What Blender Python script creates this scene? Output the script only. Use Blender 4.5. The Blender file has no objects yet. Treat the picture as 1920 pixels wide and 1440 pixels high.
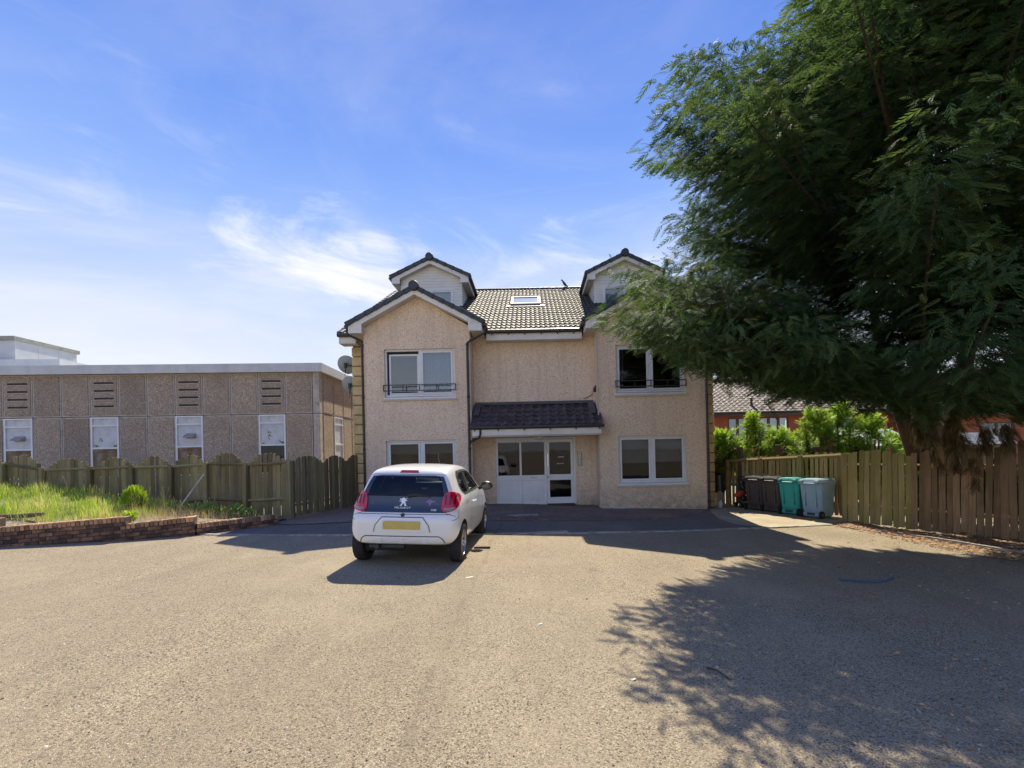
import bpy, bmesh, math, random
import numpy as np
from mathutils import Vector, Matrix
from mathutils.bvhtree import BVHTree
from mathutils.geometry import delaunay_2d_cdt

random.seed(7); rng = np.random.default_rng(7)
S = bpy.context.scene
COL = S.collection
PI = math.pi

# ------------------------------------------------------------------ camera
CF, CX, CY, CR, CH = 850.0, 1000.0, 845.0, 0.022, 1.70      # focal, principal point, roll, height (1920 x 1440 photograph)
cam = bpy.data.cameras.new('camera'); camo = bpy.data.objects.new('camera', cam); COL.objects.link(camo)
cam.sensor_fit = 'HORIZONTAL'; cam.sensor_width = 36; cam.lens = CF/1920*36
cam.shift_x = -(CX-960)/1920; cam.shift_y = (CY-720)/1920
cam.clip_start = .05; cam.clip_end = 2000
camo.location = (0, 0, CH)
camo.matrix_world = Matrix.Translation((0, 0, CH)) @ Matrix.Rotation(PI/2, 4, 'X') @ Matrix.Rotation(-CR, 4, 'Z')
S.camera = camo

# ------------------------------------------------------------------ sky and sun
SUNV = Vector((.10, .875, 1.0)).normalized()
SUN_EL = math.asin(SUNV.z); SUN_AZ = math.atan2(SUNV.x, SUNV.y)
SKY_K, SUN_K, EXPO = .097, 3.5, 1.28
W = bpy.data.worlds.new('World'); S.world = W; W.use_nodes = True
wn = W.node_tree.nodes; wl = W.node_tree.links; wn.clear()
def wnode(t, **k):
    n = wn.new(t)
    for a, b in k.items(): setattr(n, a, b)
    return n
out = wnode('ShaderNodeOutputWorld'); bg = wnode('ShaderNodeBackground'); bg.inputs[1].default_value = SKY_K
sky = wnode('ShaderNodeTexSky', sky_type='NISHITA'); sky.sun_disc = False
sky.sun_elevation = SUN_EL; sky.sun_rotation = SUN_AZ
sky.air_density = 1.0; sky.dust_density = .15; sky.ozone_density = 3.0; sky.altitude = 150
geo = wnode('ShaderNodeTexCoord')
sep = wnode('ShaderNodeSeparateXYZ'); wl.new(geo.outputs['Generated'], sep.inputs[0])
def wmath(op, a, b=None, clamp=False):
    n = wnode('ShaderNodeMath', operation=op); n.use_clamp = clamp
    for i, v in enumerate((a, b)):
        if v is None: continue
        if isinstance(v, (int, float)): n.inputs[i].default_value = v
        else: wl.new(v, n.inputs[i])
    return n.outputs[0]
# deep blue overhead fading to a pale horizon, mixed with the Nishita sky
ramp = wnode('ShaderNodeValToRGB'); wl.new(sep.outputs[2], ramp.inputs[0])
cr = ramp.color_ramp
for p, c in ((0.0, (3.7, 3.75, 3.95)), (.16, (3.3, 3.45, 3.9)), (.28, (2.35, 2.85, 3.95)), (.42, (1.25, 2.05, 4.2)), (.55, (.58, 1.34, 3.85)), (.72, (.20, .78, 3.15)), (1.0, (.15, .64, 2.85))):
    e = cr.elements[0] if p == 0 else cr.elements[-1] if p == 1 else cr.elements.new(p)
    e.position = p; e.color = (c[0]/10, c[1]/10, c[2]/10, 1)
scl = wnode('ShaderNodeVectorMath', operation='SCALE'); scl.inputs[3].default_value = 10; wl.new(ramp.outputs[0], scl.inputs[0])
mixs = wnode('ShaderNodeMix', data_type='RGBA'); mixs.inputs[0].default_value = .90
wl.new(sky.outputs[0], mixs.inputs[6]); wl.new(scl.outputs[0], mixs.inputs[7])
# wispy cirrus on a plane overhead
zc = wmath('MAXIMUM', sep.outputs[2], .02); zc = wmath('ADD', zc, .10)
cu = wmath('DIVIDE', sep.outputs[0], zc); cv = wmath('DIVIDE', sep.outputs[1], zc)
comb = wnode('ShaderNodeCombineXYZ'); wl.new(cu, comb.inputs[0]); wl.new(cv, comb.inputs[1])
def wnoise(scale, detail, rough, dist, sx=1, sy=1, rot=0, off=(0, 0, 0)):
    mp = wnode('ShaderNodeMapping'); mp.inputs['Scale'].default_value = (sx, sy, 1); mp.inputs['Rotation'].default_value = (0, 0, rot)
    mp.inputs['Location'].default_value = off
    wl.new(comb.outputs[0], mp.inputs[0])
    n = wnode('ShaderNodeTexNoise'); wl.new(mp.outputs[0], n.inputs['Vector'])
    n.inputs['Scale'].default_value = scale; n.inputs['Detail'].default_value = detail
    n.inputs['Roughness'].default_value = rough; n.inputs['Distortion'].default_value = dist
    return n.outputs[0]
def wremap(v, a, b):
    n = wnode('ShaderNodeMapRange'); n.interpolation_type = 'SMOOTHSTEP'
    wl.new(v, n.inputs[0]); n.inputs[1].default_value = a; n.inputs[2].default_value = b
    return n.outputs[0]
def dnoise(scale, sx, sy, sz, detail, rough, dist, rot, off):
    mp = wnode('ShaderNodeMapping'); mp.inputs['Scale'].default_value = (sx, sy, sz); mp.inputs['Rotation'].default_value = (0, rot, 0); mp.inputs['Location'].default_value = off
    wl.new(geo.outputs['Generated'], mp.inputs[0]); n = wnode('ShaderNodeTexNoise'); wl.new(mp.outputs[0], n.inputs['Vector'])
    n.inputs['Scale'].default_value = scale; n.inputs['Detail'].default_value = detail; n.inputs['Roughness'].default_value = rough; n.inputs['Distortion'].default_value = dist
    return n.outputs[0]
low = wremap(sep.outputs[2], .66, .22)
veil = wmath('MULTIPLY', wremap(dnoise(1.5, 1, 1, 2.4, 7, .58, .5, .12, (6.3, 3.7, 1.1)), .36, .76), .55)
veil = wmath('MULTIPLY', veil, wmath('ADD', wmath('MULTIPLY', low, .72), .28))
streak = wmath('MULTIPLY', wremap(dnoise(2.6, 1, 1, 4.5, 9, .62, .9, -.10, (5.1, 2.2, .4)), .52, .80), .55)
streak = wmath('MULTIPLY', streak, wmath('ADD', wmath('MULTIPLY', low, .75), .2))
def blob(x, y, z, k0, k1):
    dv = wnode('ShaderNodeVectorMath', operation='DOT_PRODUCT'); wl.new(geo.outputs['Generated'], dv.inputs[0])
    dv.inputs[1].default_value = Vector((x, y, z)).normalized(); return wremap(dv.outputs['Value'], k0, k1)
bl = 0
for bx, bz, k in ((-.60, .475, .9), (-.50, .44, .95), (-.42, .42, 1), (-.34, .415, .95), (-.44, .50, .75), (-.26, .43, .7), (.06, .455, .8), (.13, .40, .75), (-.13, .395, .6), (.24, .385, .7)):
    bl = wmath('MAXIMUM', bl, wmath('MULTIPLY', blob(bx, 1, bz, .9935, 1.0), k))
nz = wmath('ADD', wmath('MULTIPLY', dnoise(3.6, 1, 1, 3.2, 12, .66, .8, .28, (.4, 6.3, 2.0)), 1.0), wmath('MULTIPLY', wmath('SUBTRACT', bl, 1), .52))
wisp = wmath('MULTIPLY', wremap(nz, .27, .70), .88)
tot = wmath('ADD', wmath('ADD', wmath('ADD', streak, .035), veil), wisp); tot = wmath('MINIMUM', tot, .94)
mixc = wnode('ShaderNodeMix', data_type='RGBA'); wl.new(tot, mixc.inputs[0]); wl.new(mixs.outputs[2], mixc.inputs[6])
mixc.inputs[7].default_value = (4.4, 4.4, 4.5, 1)
wl.new(mixc.outputs[2], bg.inputs[0]); wl.new(bg.outputs[0], out.inputs[0])

sun = bpy.data.lights.new('sun', 'SUN'); sun.energy = SUN_K; sun.angle = math.radians(.53); sun.color = (1, .905, .72)
suno = bpy.data.objects.new('sun', sun); COL.objects.link(suno); suno.location = (3, 30, 40)
suno.rotation_euler = (-SUNV).to_track_quat('-Z', 'Y').to_euler()
S.view_settings.view_transform = 'Standard'; S.view_settings.look = 'None'
S.view_settings.exposure = EXPO; S.view_settings.gamma = 1; S.view_settings.use_curve_mapping = False
S.cycles.max_bounces = 10; S.cycles.diffuse_bounces = 6; S.cycles.transparent_max_bounces = 12
S.cycles.use_denoising = True

# ------------------------------------------------------------------ helpers: measuring
def gz(x, y=0): return -.035*min(5.5, max(-3.0, x))
def ray(x, y):
    a = (x-CX)/CF; b = (CY-y)/CF
    return a+b*CR, b-a*CR
def P(x, y, Y):
    a, b = ray(x, y); return Vector((a*Y, Y, CH+b*Y))
def G(x, y, dz=0):
    a, b = ray(x, y); z = 0
    for _ in range(40):
        Y = (z+dz-CH)/b; z = gz(a*Y)
    return Vector((a*Y, Y, z+dz))
def proj(p):
    """3-D points (n,3) to photograph pixels."""
    a = p[:, 0]/np.maximum(p[:, 1], .05); b = (p[:, 2]-CH)/np.maximum(p[:, 1], .05)
    a2 = a-b*CR; b2 = b+a*CR
    return CX+a2*CF, CY-b2*CF
def lerp(a, b, t): return a+(b-a)*t
def interp(x, pts):
    return float(np.interp(x, [p[0] for p in pts], [p[1] for p in pts]))

# ------------------------------------------------------------------ helpers: materials
class NT:
    def __init__(s, m): s.t = m.node_tree; s.n = s.t.nodes; s.l = s.t.links
    def node(s, t, **k):
        n = s.n.new(t)
        for a, b in k.items(): setattr(n, a, b)
        return n
    def noise(s, vec, scale, detail=3, rough=.5, dist=0):
        n = s.node('ShaderNodeTexNoise'); s.l.new(vec, n.inputs['Vector'])
        n.inputs['Scale'].default_value = scale; n.inputs['Detail'].default_value = detail
        n.inputs['Roughness'].default_value = rough; n.inputs['Distortion'].default_value = dist
        return n.outputs[0]
    def vor(s, vec, scale, feature='F1', outp='Distance', rnd=1):
        n = s.node('ShaderNodeTexVoronoi', feature=feature); s.l.new(vec, n.inputs['Vector'])
        n.inputs['Scale'].default_value = scale; n.inputs['Randomness'].default_value = rnd
        return n.outputs[outp]
    def remap(s, v, a, b, c=0, d=1):
        n = s.node('ShaderNodeMapRange'); s.l.new(v, n.inputs[0])
        for i, x in enumerate((a, b, c, d)): n.inputs[i+1].default_value = x
        return n.outputs[0]
    def math(s, op, a, b=None):
        n = s.node('ShaderNodeMath', operation=op)
        for i, v in enumerate((a, b)):
            if v is None: continue
            if isinstance(v, (int, float)): n.inputs[i].default_value = v
            else: s.l.new(v, n.inputs[i])
        return n.outputs[0]
    def mix(s, f, a, b, blend='MIX'):
        n = s.node('ShaderNodeMix', data_type='RGBA', blend_type=blend)
        for i, v in ((0, f), (6, a), (7, b)):
            if isinstance(v, (int, float)): n.inputs[i].default_value = v
            elif isinstance(v, tuple): n.inputs[i].default_value = (*v, 1) if len(v) == 3 else v
            else: s.l.new(v, n.inputs[i])
        return n.outputs[2]
    def ramp(s, v, stops):
        n = s.node('ShaderNodeValToRGB'); s.l.new(v, n.inputs[0]); c = n.color_ramp
        c.elements[0].position = stops[0][0]; c.elements[0].color = (*stops[0][1], 1)
        c.elements[1].position = stops[-1][0]; c.elements[1].color = (*stops[-1][1], 1)
        for p, col in stops[1:-1]:
            e = c.elements.new(p); e.color = (*col, 1)
        return n.outputs[0]
    def bump(s, h, strength, dist):
        n = s.node('ShaderNodeBump'); s.l.new(h, n.inputs['Height'])
        n.inputs['Strength'].default_value = strength; n.inputs['Distance'].default_value = dist
        return n.outputs[0]
def newmat(name):
    m = bpy.data.materials.new(name); m.use_nodes = True
    return m, NT(m), m.node_tree.nodes['Principled BSDF']
def M(name, c1, c2=None, scale=6, detail=4, rough=.7, rough2=None, bump=0, bscale=60, bdist=.004, rand=0, metal=0, spec=.5, coat=0, streak=None, dirt=None, c_thr=(.35, .65), emit=None):
    """general painted / stone / plastic surface: two-tone noise, grain bump, per-piece variation, optional streaks and dirt"""
    m, t, p = newmat(name)
    tc = t.node('ShaderNodeTexCoord'); vec = tc.outputs['Object']
    if rand:
        oi = t.node('ShaderNodeObjectInfo')
        ad = t.node('ShaderNodeVectorMath', operation='MULTIPLY_ADD')
        t.l.new(oi.outputs['Random'], ad.inputs[0]); ad.inputs[1].default_value = (37, 19, 53); t.l.new(vec, ad.inputs[2]); vec = ad.outputs[0]
    v2 = vec
    if streak:
        mp = t.node('ShaderNodeMapping'); mp.inputs['Scale'].default_value = streak; t.l.new(vec, mp.inputs[0]); v2 = mp.outputs[0]
    col = c1
    if c2 is not None:
        f = t.remap(t.noise(v2, scale, detail, .6), *c_thr); col = t.mix(f, c1, c2)
    if dirt:
        dcol, dsc, a, b, k = dirt
        f = t.math('MULTIPLY', t.remap(t.noise(vec, dsc, 6, .65), a, b), k); col = t.mix(f, col, dcol)
    if rand:
        hv = t.node('ShaderNodeHueSaturation')
        t.l.new(t.remap(oi.outputs['Random'], 0, 1, 1-rand, 1+rand), hv.inputs['Value'])
        if isinstance(col, tuple): hv.inputs['Color'].default_value = (*col, 1)
        else: t.l.new(col, hv.inputs['Color'])
        col = hv.outputs[0]
    if isinstance(col, tuple): p.inputs['Base Color'].default_value = (*col, 1)
    else: t.l.new(col, p.inputs['Base Color'])
    if rough2 is not None: t.l.new(t.remap(t.noise(vec, scale*1.7, 4), .3, .7, rough, rough2), p.inputs['Roughness'])
    else: p.inputs['Roughness'].default_value = rough
    p.inputs['Metallic'].default_value = metal; p.inputs['Specular IOR Level'].default_value = spec
    if coat: p.inputs['Coat Weight'].default_value = coat; p.inputs['Coat Roughness'].default_value = .04
    if bump: t.l.new(t.bump(t.noise(v2, bscale, 5, .65), bump, bdist), p.inputs['Normal'])
    return m

def mat_asphalt(name, base, dark, light, patch=(.34, .28, .19), stone=112.0):
    m, t, p = newmat(name); g = t.node('ShaderNodeNewGeometry'); vec = g.outputs['Position']
    big = t.noise(vec, .35, 5, .6); mid = t.noise(vec, 2.3, 5, .65)
    cell = t.node('ShaderNodeTexVoronoi'); t.l.new(vec, cell.inputs['Vector']); cell.inputs['Scale'].default_value = stone
    sepc = t.node('ShaderNodeSeparateColor'); t.l.new(cell.outputs['Color'], sepc.inputs[0])
    stonec = t.ramp(sepc.outputs[0], [(0, dark), (.16, tuple(x*.55 for x in base)), (.34, base), (.72, tuple(x*1.12 for x in base)), (.9, light), (1, light)])
    edge = t.vor(vec, stone, 'DISTANCE_TO_EDGE')
    gap = t.remap(edge, 0, .10, .55, 0)
    col = t.mix(gap, stonec, dark)
    # scattered pits where a stone has gone
    pit = t.remap(t.vor(vec, 23.0), .0, .26, 1, 0); pitn = t.remap(t.noise(vec, 6, 4, .6), .38, .60)
    pit = t.math('MULTIPLY', t.math('GREATER_THAN', t.math('MULTIPLY', pit, pitn), .26), .88)
    col = t.mix(pit, col, tuple(x*.6 for x in dark))
    col = t.mix(t.remap(big, .38, .68, 0, .45), col, patch, 'MIX')
    col = t.mix(t.remap(mid, .3, .7, .22, 0), col, tuple(x*.62 for x in base))
    # wheel-polished lanes, a filled construction joint and darker repaired areas
    sp = t.node('ShaderNodeSeparateXYZ'); t.l.new(vec, sp.inputs[0])
    wob = t.math('MULTIPLY', t.math('SUBTRACT', t.noise(vec, .8, 4), .5), .22)
    jx = t.math('ABSOLUTE', t.math('ADD', t.math('ADD', sp.outputs[0], .80), wob))
    jt = t.math('MULTIPLY', t.remap(jx, .0, .05, 1, 0), t.remap(t.noise(vec, 5, 5, .7), .35, .62)); col = t.mix(t.math('MULTIPLY', jt, .55), col, tuple(x*.45 for x in base))
    mp = t.node('ShaderNodeMapping'); mp.inputs['Scale'].default_value = (1.3, .22, 1); mp.inputs['Rotation'].default_value = (0, 0, .12); t.l.new(vec, mp.inputs[0])
    lane = t.remap(t.noise(mp.outputs[0], .9, 5, .6, .5), .42, .66, 0, .34); col = t.mix(lane, col, tuple(x*.60 for x in base))
    pale = t.remap(t.noise(vec, .55, 6, .62, .3), .50, .70, 0, .42); col = t.mix(pale, col, tuple(x*1.30 for x in base))
    spot = t.math('MULTIPLY', t.remap(t.vor(vec, .9), .0, .16, 1, 0), t.remap(t.noise(vec, 3.0, 5, .7), .42, .60)); col = t.mix(t.math('MULTIPLY', spot, .55), col, tuple(x*.36 for x in base))
    blot = t.math('GREATER_THAN', t.remap(t.noise(vec, 1.7, 7, .72), .0, 1.0), .685); col = t.mix(t.math('MULTIPLY', blot, .35), col, tuple(min(1, x*1.5) for x in base))
    # stained drips and tracks
    st = t.remap(t.noise(vec, .9, 7, .7, .6), .60, .74, 0, .55); col = t.mix(st, col, tuple(x*.5 for x in base))
    t.l.new(col, p.inputs['Base Color']); p.inputs['Roughness'].default_value = .93; p.inputs['Specular IOR Level'].default_value = .25
    h = t.math('ADD', t.math('MULTIPLY', sepc.outputs[1], .35), t.math('MULTIPLY', t.remap(edge, 0, .3), .65)); h = t.math('SUBTRACT', h, t.math('MULTIPLY', pit, .9))
    t.l.new(t.bump(h, .75, .006), p.inputs['Normal'])
    return m
def mat_harl(name):
    """dry-dash render: pale cream chips with darker specks, slightly grimy under the eaves and near the ground"""
    m, t, p = newmat(name); g = t.node('ShaderNodeNewGeometry'); vec = g.outputs['Position']
    c = t.node('ShaderNodeTexVoronoi'); t.l.new(vec, c.inputs['Vector']); c.inputs['Scale'].default_value = 50
    sc = t.node('ShaderNodeSeparateColor'); t.l.new(c.outputs['Color'], sc.inputs[0])
    col = t.ramp(sc.outputs[0], [(0, (.46, .33, .23)), (.13, (.74, .56, .41)), (.4, (.87, .68, .505)), (.8, (.93, .765, .595)), (1, (.95, .86, .72))])
    col = t.mix(t.remap(t.noise(vec, 24, 4, .7), .3, .7, .32, 0), col, (.56, .40, .25))
    col = t.mix(t.remap(t.noise(vec, .7, 5, .6), .42, .7, 0, .35), col, (.66, .50, .34))
    mp = t.node('ShaderNodeMapping'); mp.inputs['Scale'].default_value = (3.5, 3.5, .25); t.l.new(vec, mp.inputs[0])
    col = t.mix(t.remap(t.noise(mp.outputs[0], 1.0, 5, .7), .50, .74, 0, .42), col, (.46, .35, .25))
    sp = t.node('ShaderNodeSeparateXYZ'); t.l.new(vec, sp.inputs[0])
    low = t.math('MULTIPLY', t.remap(sp.outputs[2], -.2, .75, 1, 0), t.remap(t.noise(vec, 4, 5, .7), .32, .62)); col = t.mix(t.math('MULTIPLY', low, .75), col, (.20, .16, .12))
    t.l.new(col, p.inputs['Base Color']); p.inputs['Roughness'].default_value = .9; p.inputs['Specular IOR Level'].default_value = .2
    h = t.math('ADD', t.remap(c.outputs['Distance'], 0, .8, 1, 0), t.noise(vec, 60, 3)); t.l.new(t.bump(h, .8, .008), p.inputs['Normal'])
    return m
def mat_aggregate(name, k=1.0):
    """exposed-aggregate concrete panel"""
    m, t, p = newmat(name); g = t.node('ShaderNodeNewGeometry'); vec = g.outputs['Position']
    c = t.node('ShaderNodeTexVoronoi'); t.l.new(vec, c.inputs['Vector']); c.inputs['Scale'].default_value = 44
    sc = t.node('ShaderNodeSeparateColor'); t.l.new(c.outputs['Color'], sc.inputs[0])
    cols = [(0, (.20, .16, .12)), (.2, (.32, .25, .185)), (.6, (.40, .32, .245)), (.88, (.47, .385, .30)), (1, (.64, .55, .44))]
    col = t.ramp(sc.outputs[0], [(a, tuple(x*k for x in b)) for a, b in cols])
    oi = t.node('ShaderNodeObjectInfo')
    hv = t.node('ShaderNodeHueSaturation'); t.l.new(t.remap(oi.outputs['Random'], 0, 1, .84, 1.14), hv.inputs['Value']); t.l.new(col, hv.inputs['Color'])
    col = t.mix(t.remap(t.noise(vec, 1.2, 5, .6), .45, .7, 0, .35), hv.outputs[0], (.22, .175, .145))
    t.l.new(col, p.inputs['Base Color']); p.inputs['Roughness'].default_value = .9; p.inputs['Specular IOR Level'].default_value = .3
    t.l.new(t.bump(t.remap(c.outputs['Distance'], 0, .8, 1, 0), .9, .012), p.inputs['Normal'])
    return m
def mat_wood(name, c1, c2, moss=None, mk=.6, rand=.22):
    m, t, p = newmat(name); tc = t.node('ShaderNodeTexCoord'); oi = t.node('ShaderNodeObjectInfo'); g = t.node('ShaderNodeNewGeometry')
    ad = t.node('ShaderNodeVectorMath', operation='MULTIPLY_ADD'); t.l.new(oi.outputs['Random'], ad.inputs[0]); ad.inputs[1].default_value = (37, 19, 53); t.l.new(g.outputs['Position'], ad.inputs[2])
    mp = t.node('ShaderNodeMapping'); mp.inputs['Scale'].default_value = (28, 28, 1.6); t.l.new(ad.outputs[0], mp.inputs[0])
    gr = t.noise(mp.outputs[0], 1.2, 6, .65, .4)
    col = t.mix(t.remap(gr, .32, .68), c1, c2)
    col = t.mix(t.remap(t.noise(ad.outputs[0], 2.2, 5, .6), .45, .75, 0, .45), col, tuple(x*.45 for x in c1))
    if moss:
        f = t.math('MULTIPLY', t.remap(t.noise(ad.outputs[0], 1.6, 6, .65), .38, .62), mk); col = t.mix(f, col, moss)
    hv = t.node('ShaderNodeHueSaturation'); t.l.new(t.remap(oi.outputs['Random'], 0, 1, 1-rand, 1+rand), hv.inputs['Value']); t.l.new(col, hv.inputs['Color'])
    t.l.new(hv.outputs[0], p.inputs['Base Color']); p.inputs['Roughness'].default_value = .88; p.inputs['Specular IOR Level'].default_value = .2
    t.l.new(t.bump(gr, .5, .004), p.inputs['Normal'])
    return m
def mat_glass(name, tint=(.80, .84, .86), ior=1.9, wav=.0):
    m, t, p = newmat(name); t.n.remove(p); o = t.n['Material Output']
    tr = t.node('ShaderNodeBsdfTransparent'); tr.inputs[0].default_value = (*tint, 1)
    gl = t.node('ShaderNodeBsdfGlossy'); gl.inputs['Roughness'].default_value = .015; gl.inputs['Color'].default_value = (.95, .97, 1, 1)
    fr = t.node('ShaderNodeFresnel'); fr.inputs[0].default_value = ior
    if wav:
        g = t.node('ShaderNodeNewGeometry'); b = t.bump(t.noise(g.outputs['Position'], 2.5, 2), wav, .02); t.l.new(b, gl.inputs['Normal'])
    mx = t.node('ShaderNodeMixShader'); t.l.new(fr.outputs[0], mx.inputs[0]); t.l.new(tr.outputs[0], mx.inputs[1]); t.l.new(gl.outputs[0], mx.inputs[2]); t.l.new(mx.outputs[0], o.inputs[0])
    return m
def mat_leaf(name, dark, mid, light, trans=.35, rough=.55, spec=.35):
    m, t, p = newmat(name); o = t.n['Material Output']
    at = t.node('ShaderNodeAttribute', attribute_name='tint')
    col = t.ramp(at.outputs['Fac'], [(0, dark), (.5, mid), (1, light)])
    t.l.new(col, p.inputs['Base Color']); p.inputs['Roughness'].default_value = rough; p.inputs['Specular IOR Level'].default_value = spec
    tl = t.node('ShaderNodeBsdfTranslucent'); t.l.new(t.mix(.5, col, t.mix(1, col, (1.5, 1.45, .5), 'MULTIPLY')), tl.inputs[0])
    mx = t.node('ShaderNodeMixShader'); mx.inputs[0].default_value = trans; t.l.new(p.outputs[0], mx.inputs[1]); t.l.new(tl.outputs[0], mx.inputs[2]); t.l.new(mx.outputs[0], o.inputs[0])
    return m

MT = {}
MT['asphalt'] = mat_asphalt('asphalt', (.338, .277, .193), (.030, .025, .019), (.57, .475, .32))
MT['tarmac'] = mat_asphalt('tarmac', (.20, .175, .15), (.04, .036, .034), (.30, .27, .23), patch=(.17, .155, .135), stone=120)
MT['harl'] = mat_harl('harl')
MT['agg'] = mat_aggregate('aggregate'); MT['agg_sunlit_side'] = mat_aggregate('aggregate_sunlit', 1.15)  # side panels use a lighter copy, sunlight painted into the colour
MT['concrete'] = M('concrete', (.55, .49, .42), (.42, .37, .32), 3, rough=.9, bump=.4, bscale=70, dirt=((.14, .13, .11), 5, .5, .7, .6))
MT['pad'] = M('concrete_pad', (.40, .33, .215), (.30, .245, .16), 2.2, rough=.92, bump=.4, bscale=90, dirt=((.22, .19, .13), 3, .5, .7, .7))
MT['edging'] = M('edging', (.42, .40, .36), (.27, .26, .24), 4, rough=.9, bump=.3, bscale=80, dirt=((.14, .13, .12), 6, .45, .65, .8))
MT['paver'] = M('paver', (.185, .125, .10), (.125, .092, .078), 1.2, rough=.9, bump=.3, bscale=90, rand=.2, dirt=((.07, .06, .055), 2, .5, .75, .7))
MT['white'] = M('white_upvc', (.76, .77, .78), (.68, .69, .70), 2, rough=.35, spec=.5, dirt=((.42, .40, .36), 3, .56, .78, .5))
MT['whitewood'] = M('white_painted_wood', (.78, .77, .74), (.67, .66, .62), 3, rough=.55, bump=.15, bscale=30, dirt=((.40, .37, .31), 2.2, .55, .8, .6))
MT['clad'] = M('white_cladding', (.80, .79, .75), (.70, .69, .64), 1.5, rough=.5, dirt=((.50, .46, .36), 1.6, .55, .8, .5))
MT['soffit'] = M('soffit', (.62, .58, .52), (.53, .49, .43), 3, rough=.6)
MT['quoin_joint'] = M('quoin_joint', (.24, .18, .095), (.18, .135, .07), 5, rough=.95)
MT['quoin'] = M('quoin_stone', (.62, .48, .25), (.50, .38, .195), 4, rough=.85, bump=.35, bscale=60, rand=.10, dirt=((.24, .19, .11), 4, .5, .75, .5))
MT['margin'] = M('margin_band', (.60, .53, .45), (.50, .44, .37), 5, rough=.85, bump=.2)
MT['tile'] = M('roof_tile', (.064, .062, .050), (.036, .036, .031), 7, rough=.62, rough2=.8, bump=.25, bscale=120, spec=.3, dirt=((.15, .135, .095), 5, .45, .7, .6))
MT['tile_porch'] = M('porch_tile', (.085, .062, .065), (.050, .040, .044), 9, rough=.55, rough2=.75, bump=.3, bscale=120, rand=.28, spec=.5, dirt=((.14, .12, .11), 8, .5, .7, .6))
MT['verge'] = M('verge_cap', (.052, .066, .076), (.036, .046, .054), 8, rough=.5, rough2=.7, bump=.2, bscale=90, rand=.12, spec=.5)
MT['lead'] = M('lead_flashing', (.12, .125, .135), (.085, .088, .095), 6, rough=.55, metal=.3)
MT['black'] = M('black_plastic', (.022, .021, .022), (.035, .033, .033), 5, rough=.38, spec=.5)
MT['brownblack'] = M('brown_gutter', (.035, .026, .024), (.05, .04, .036), 5, rough=.4)
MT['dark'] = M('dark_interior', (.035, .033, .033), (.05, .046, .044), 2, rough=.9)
MT['room'] = M('room_wall_dim_lit', (.16, .145, .13), (.12, .11, .1), 2, rough=.9)  # paler than the dark rooms: dim room light put into the colour
MT['curtain'] = M('net_curtain', (.42, .57, .80), (.30, .44, .68), 3, rough=.9, streak=(9, 9, .4))  # bluish nets, deepened to carry the sky's reflection in the panes
MT['blind'] = M('roller_blind', (.42, .43, .44), (.36, .37, .38), 2, rough=.85)
MT['brown_reflection'] = M('brown_reflection_blind', (.30, .225, .14), (.22, .165, .105), 3, rough=.8)  # brown stands for the reflection in the lower-left panes
MT['glass'] = mat_glass('window_glass', (.78, .82, .85), 1.95, .04)
MT['glass_plain'] = mat_glass('plain_glass', (.70, .72, .72), 1.33, .03)
MT['glassdark'] = mat_glass('door_glass', (.50, .47, .50), 1.42, .05)
MT['skyglass'] = M('skylight_sky_reflection', (.62, .66, .68), (.55, .6, .63), 2, rough=.08, spec=.9)  # pale colour stands for white sky mirrored in the pane
MT['fascia'] = M('grey_fascia', (.58, .60, .61), (.50, .52, .53), 2, rough=.5, dirt=((.33, .33, .32), 3, .55, .75, .5))
MT['fascia_old'] = M('grey_cap', (.30, .30, .26), (.2, .2, .17), 4, rough=.8)
MT['penthouse'] = M('penthouse_panel', (.50, .52, .54), (.42, .44, .46), 2, rough=.5, rand=.1)
MT['oldwhite'] = M('old_white_board', (.58, .60, .63), (.48, .50, .54), 3, rough=.35, spec=.5, dirt=((.30, .30, .28), 4, .52, .75, .6))
MT['mossy'] = M('moss', (.14, .22, .06), (.22, .28, .10), 14, rough=.95)
MT['louvre'] = M('louvre_slat', (.42, .37, .29), (.30, .21, .11), 2.5, rough=.6, streak=(1.2, 1, 1), dirt=((.22, .12, .045), 2.5, .36, .55, .9))
MT['wood_l'] = mat_wood('fence_wood_mossy', (.16, .13, .08), (.285, .235, .15), (.185, .175, .06), .6, .34)
MT['wood_r'] = mat_wood('fence_wood_brown', (.20, .13, .08), (.33, .225, .14), (.20, .17, .07), .25, .28)
MT['wood_rg'] = mat_wood('fence_wood_green', (.235, .19, .09), (.38, .31, .16), (.26, .24, .075), .7, .26)
MT['wood_b'] = mat_wood('fence_wood_ochre', (.31, .225, .10), (.46, .335, .155), (.29, .25, .08), .5, .3)
MT['timber'] = mat_wood('grey_timber', (.44, .40, .34), (.60, .55, .47), None, 0, .1)
MT['oldlog'] = mat_wood('dark_timber', (.10, .075, .055), (.18, .14, .10), None, 0, .1)
MT['bark'] = M('bark', (.075, .05, .034), (.14, .095, .062), 5, rough=.95, bump=.9, bscale=25, bdist=.02, streak=(4, 4, .8))
MT['brick'] = M('wall_brick', (.24, .12, .07), (.34, .18, .105), 9, rough=.9, bump=.4, bscale=90, rand=.38, dirt=((.045, .03, .026), 2.6, .36, .56, .88))
MT['brickcap'] = M('cap_brick', (.37, .205, .11), (.47, .275, .15), 9, rough=.9, bump=.4, bscale=90, rand=.40, dirt=((.07, .05, .042), 4, .45, .64, .7))
MT['mortar'] = M('mortar', (.075, .06, .05), (.045, .037, .032), 8, rough=.95, bump=.4)
MT['soil'] = M('soil', (.24, .195, .135), (.145, .115, .08), 9, rough=.95, bump=.8, bscale=40, bdist=.02, dirt=((.40, .36, .28), 16, .52, .6, .8))
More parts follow.
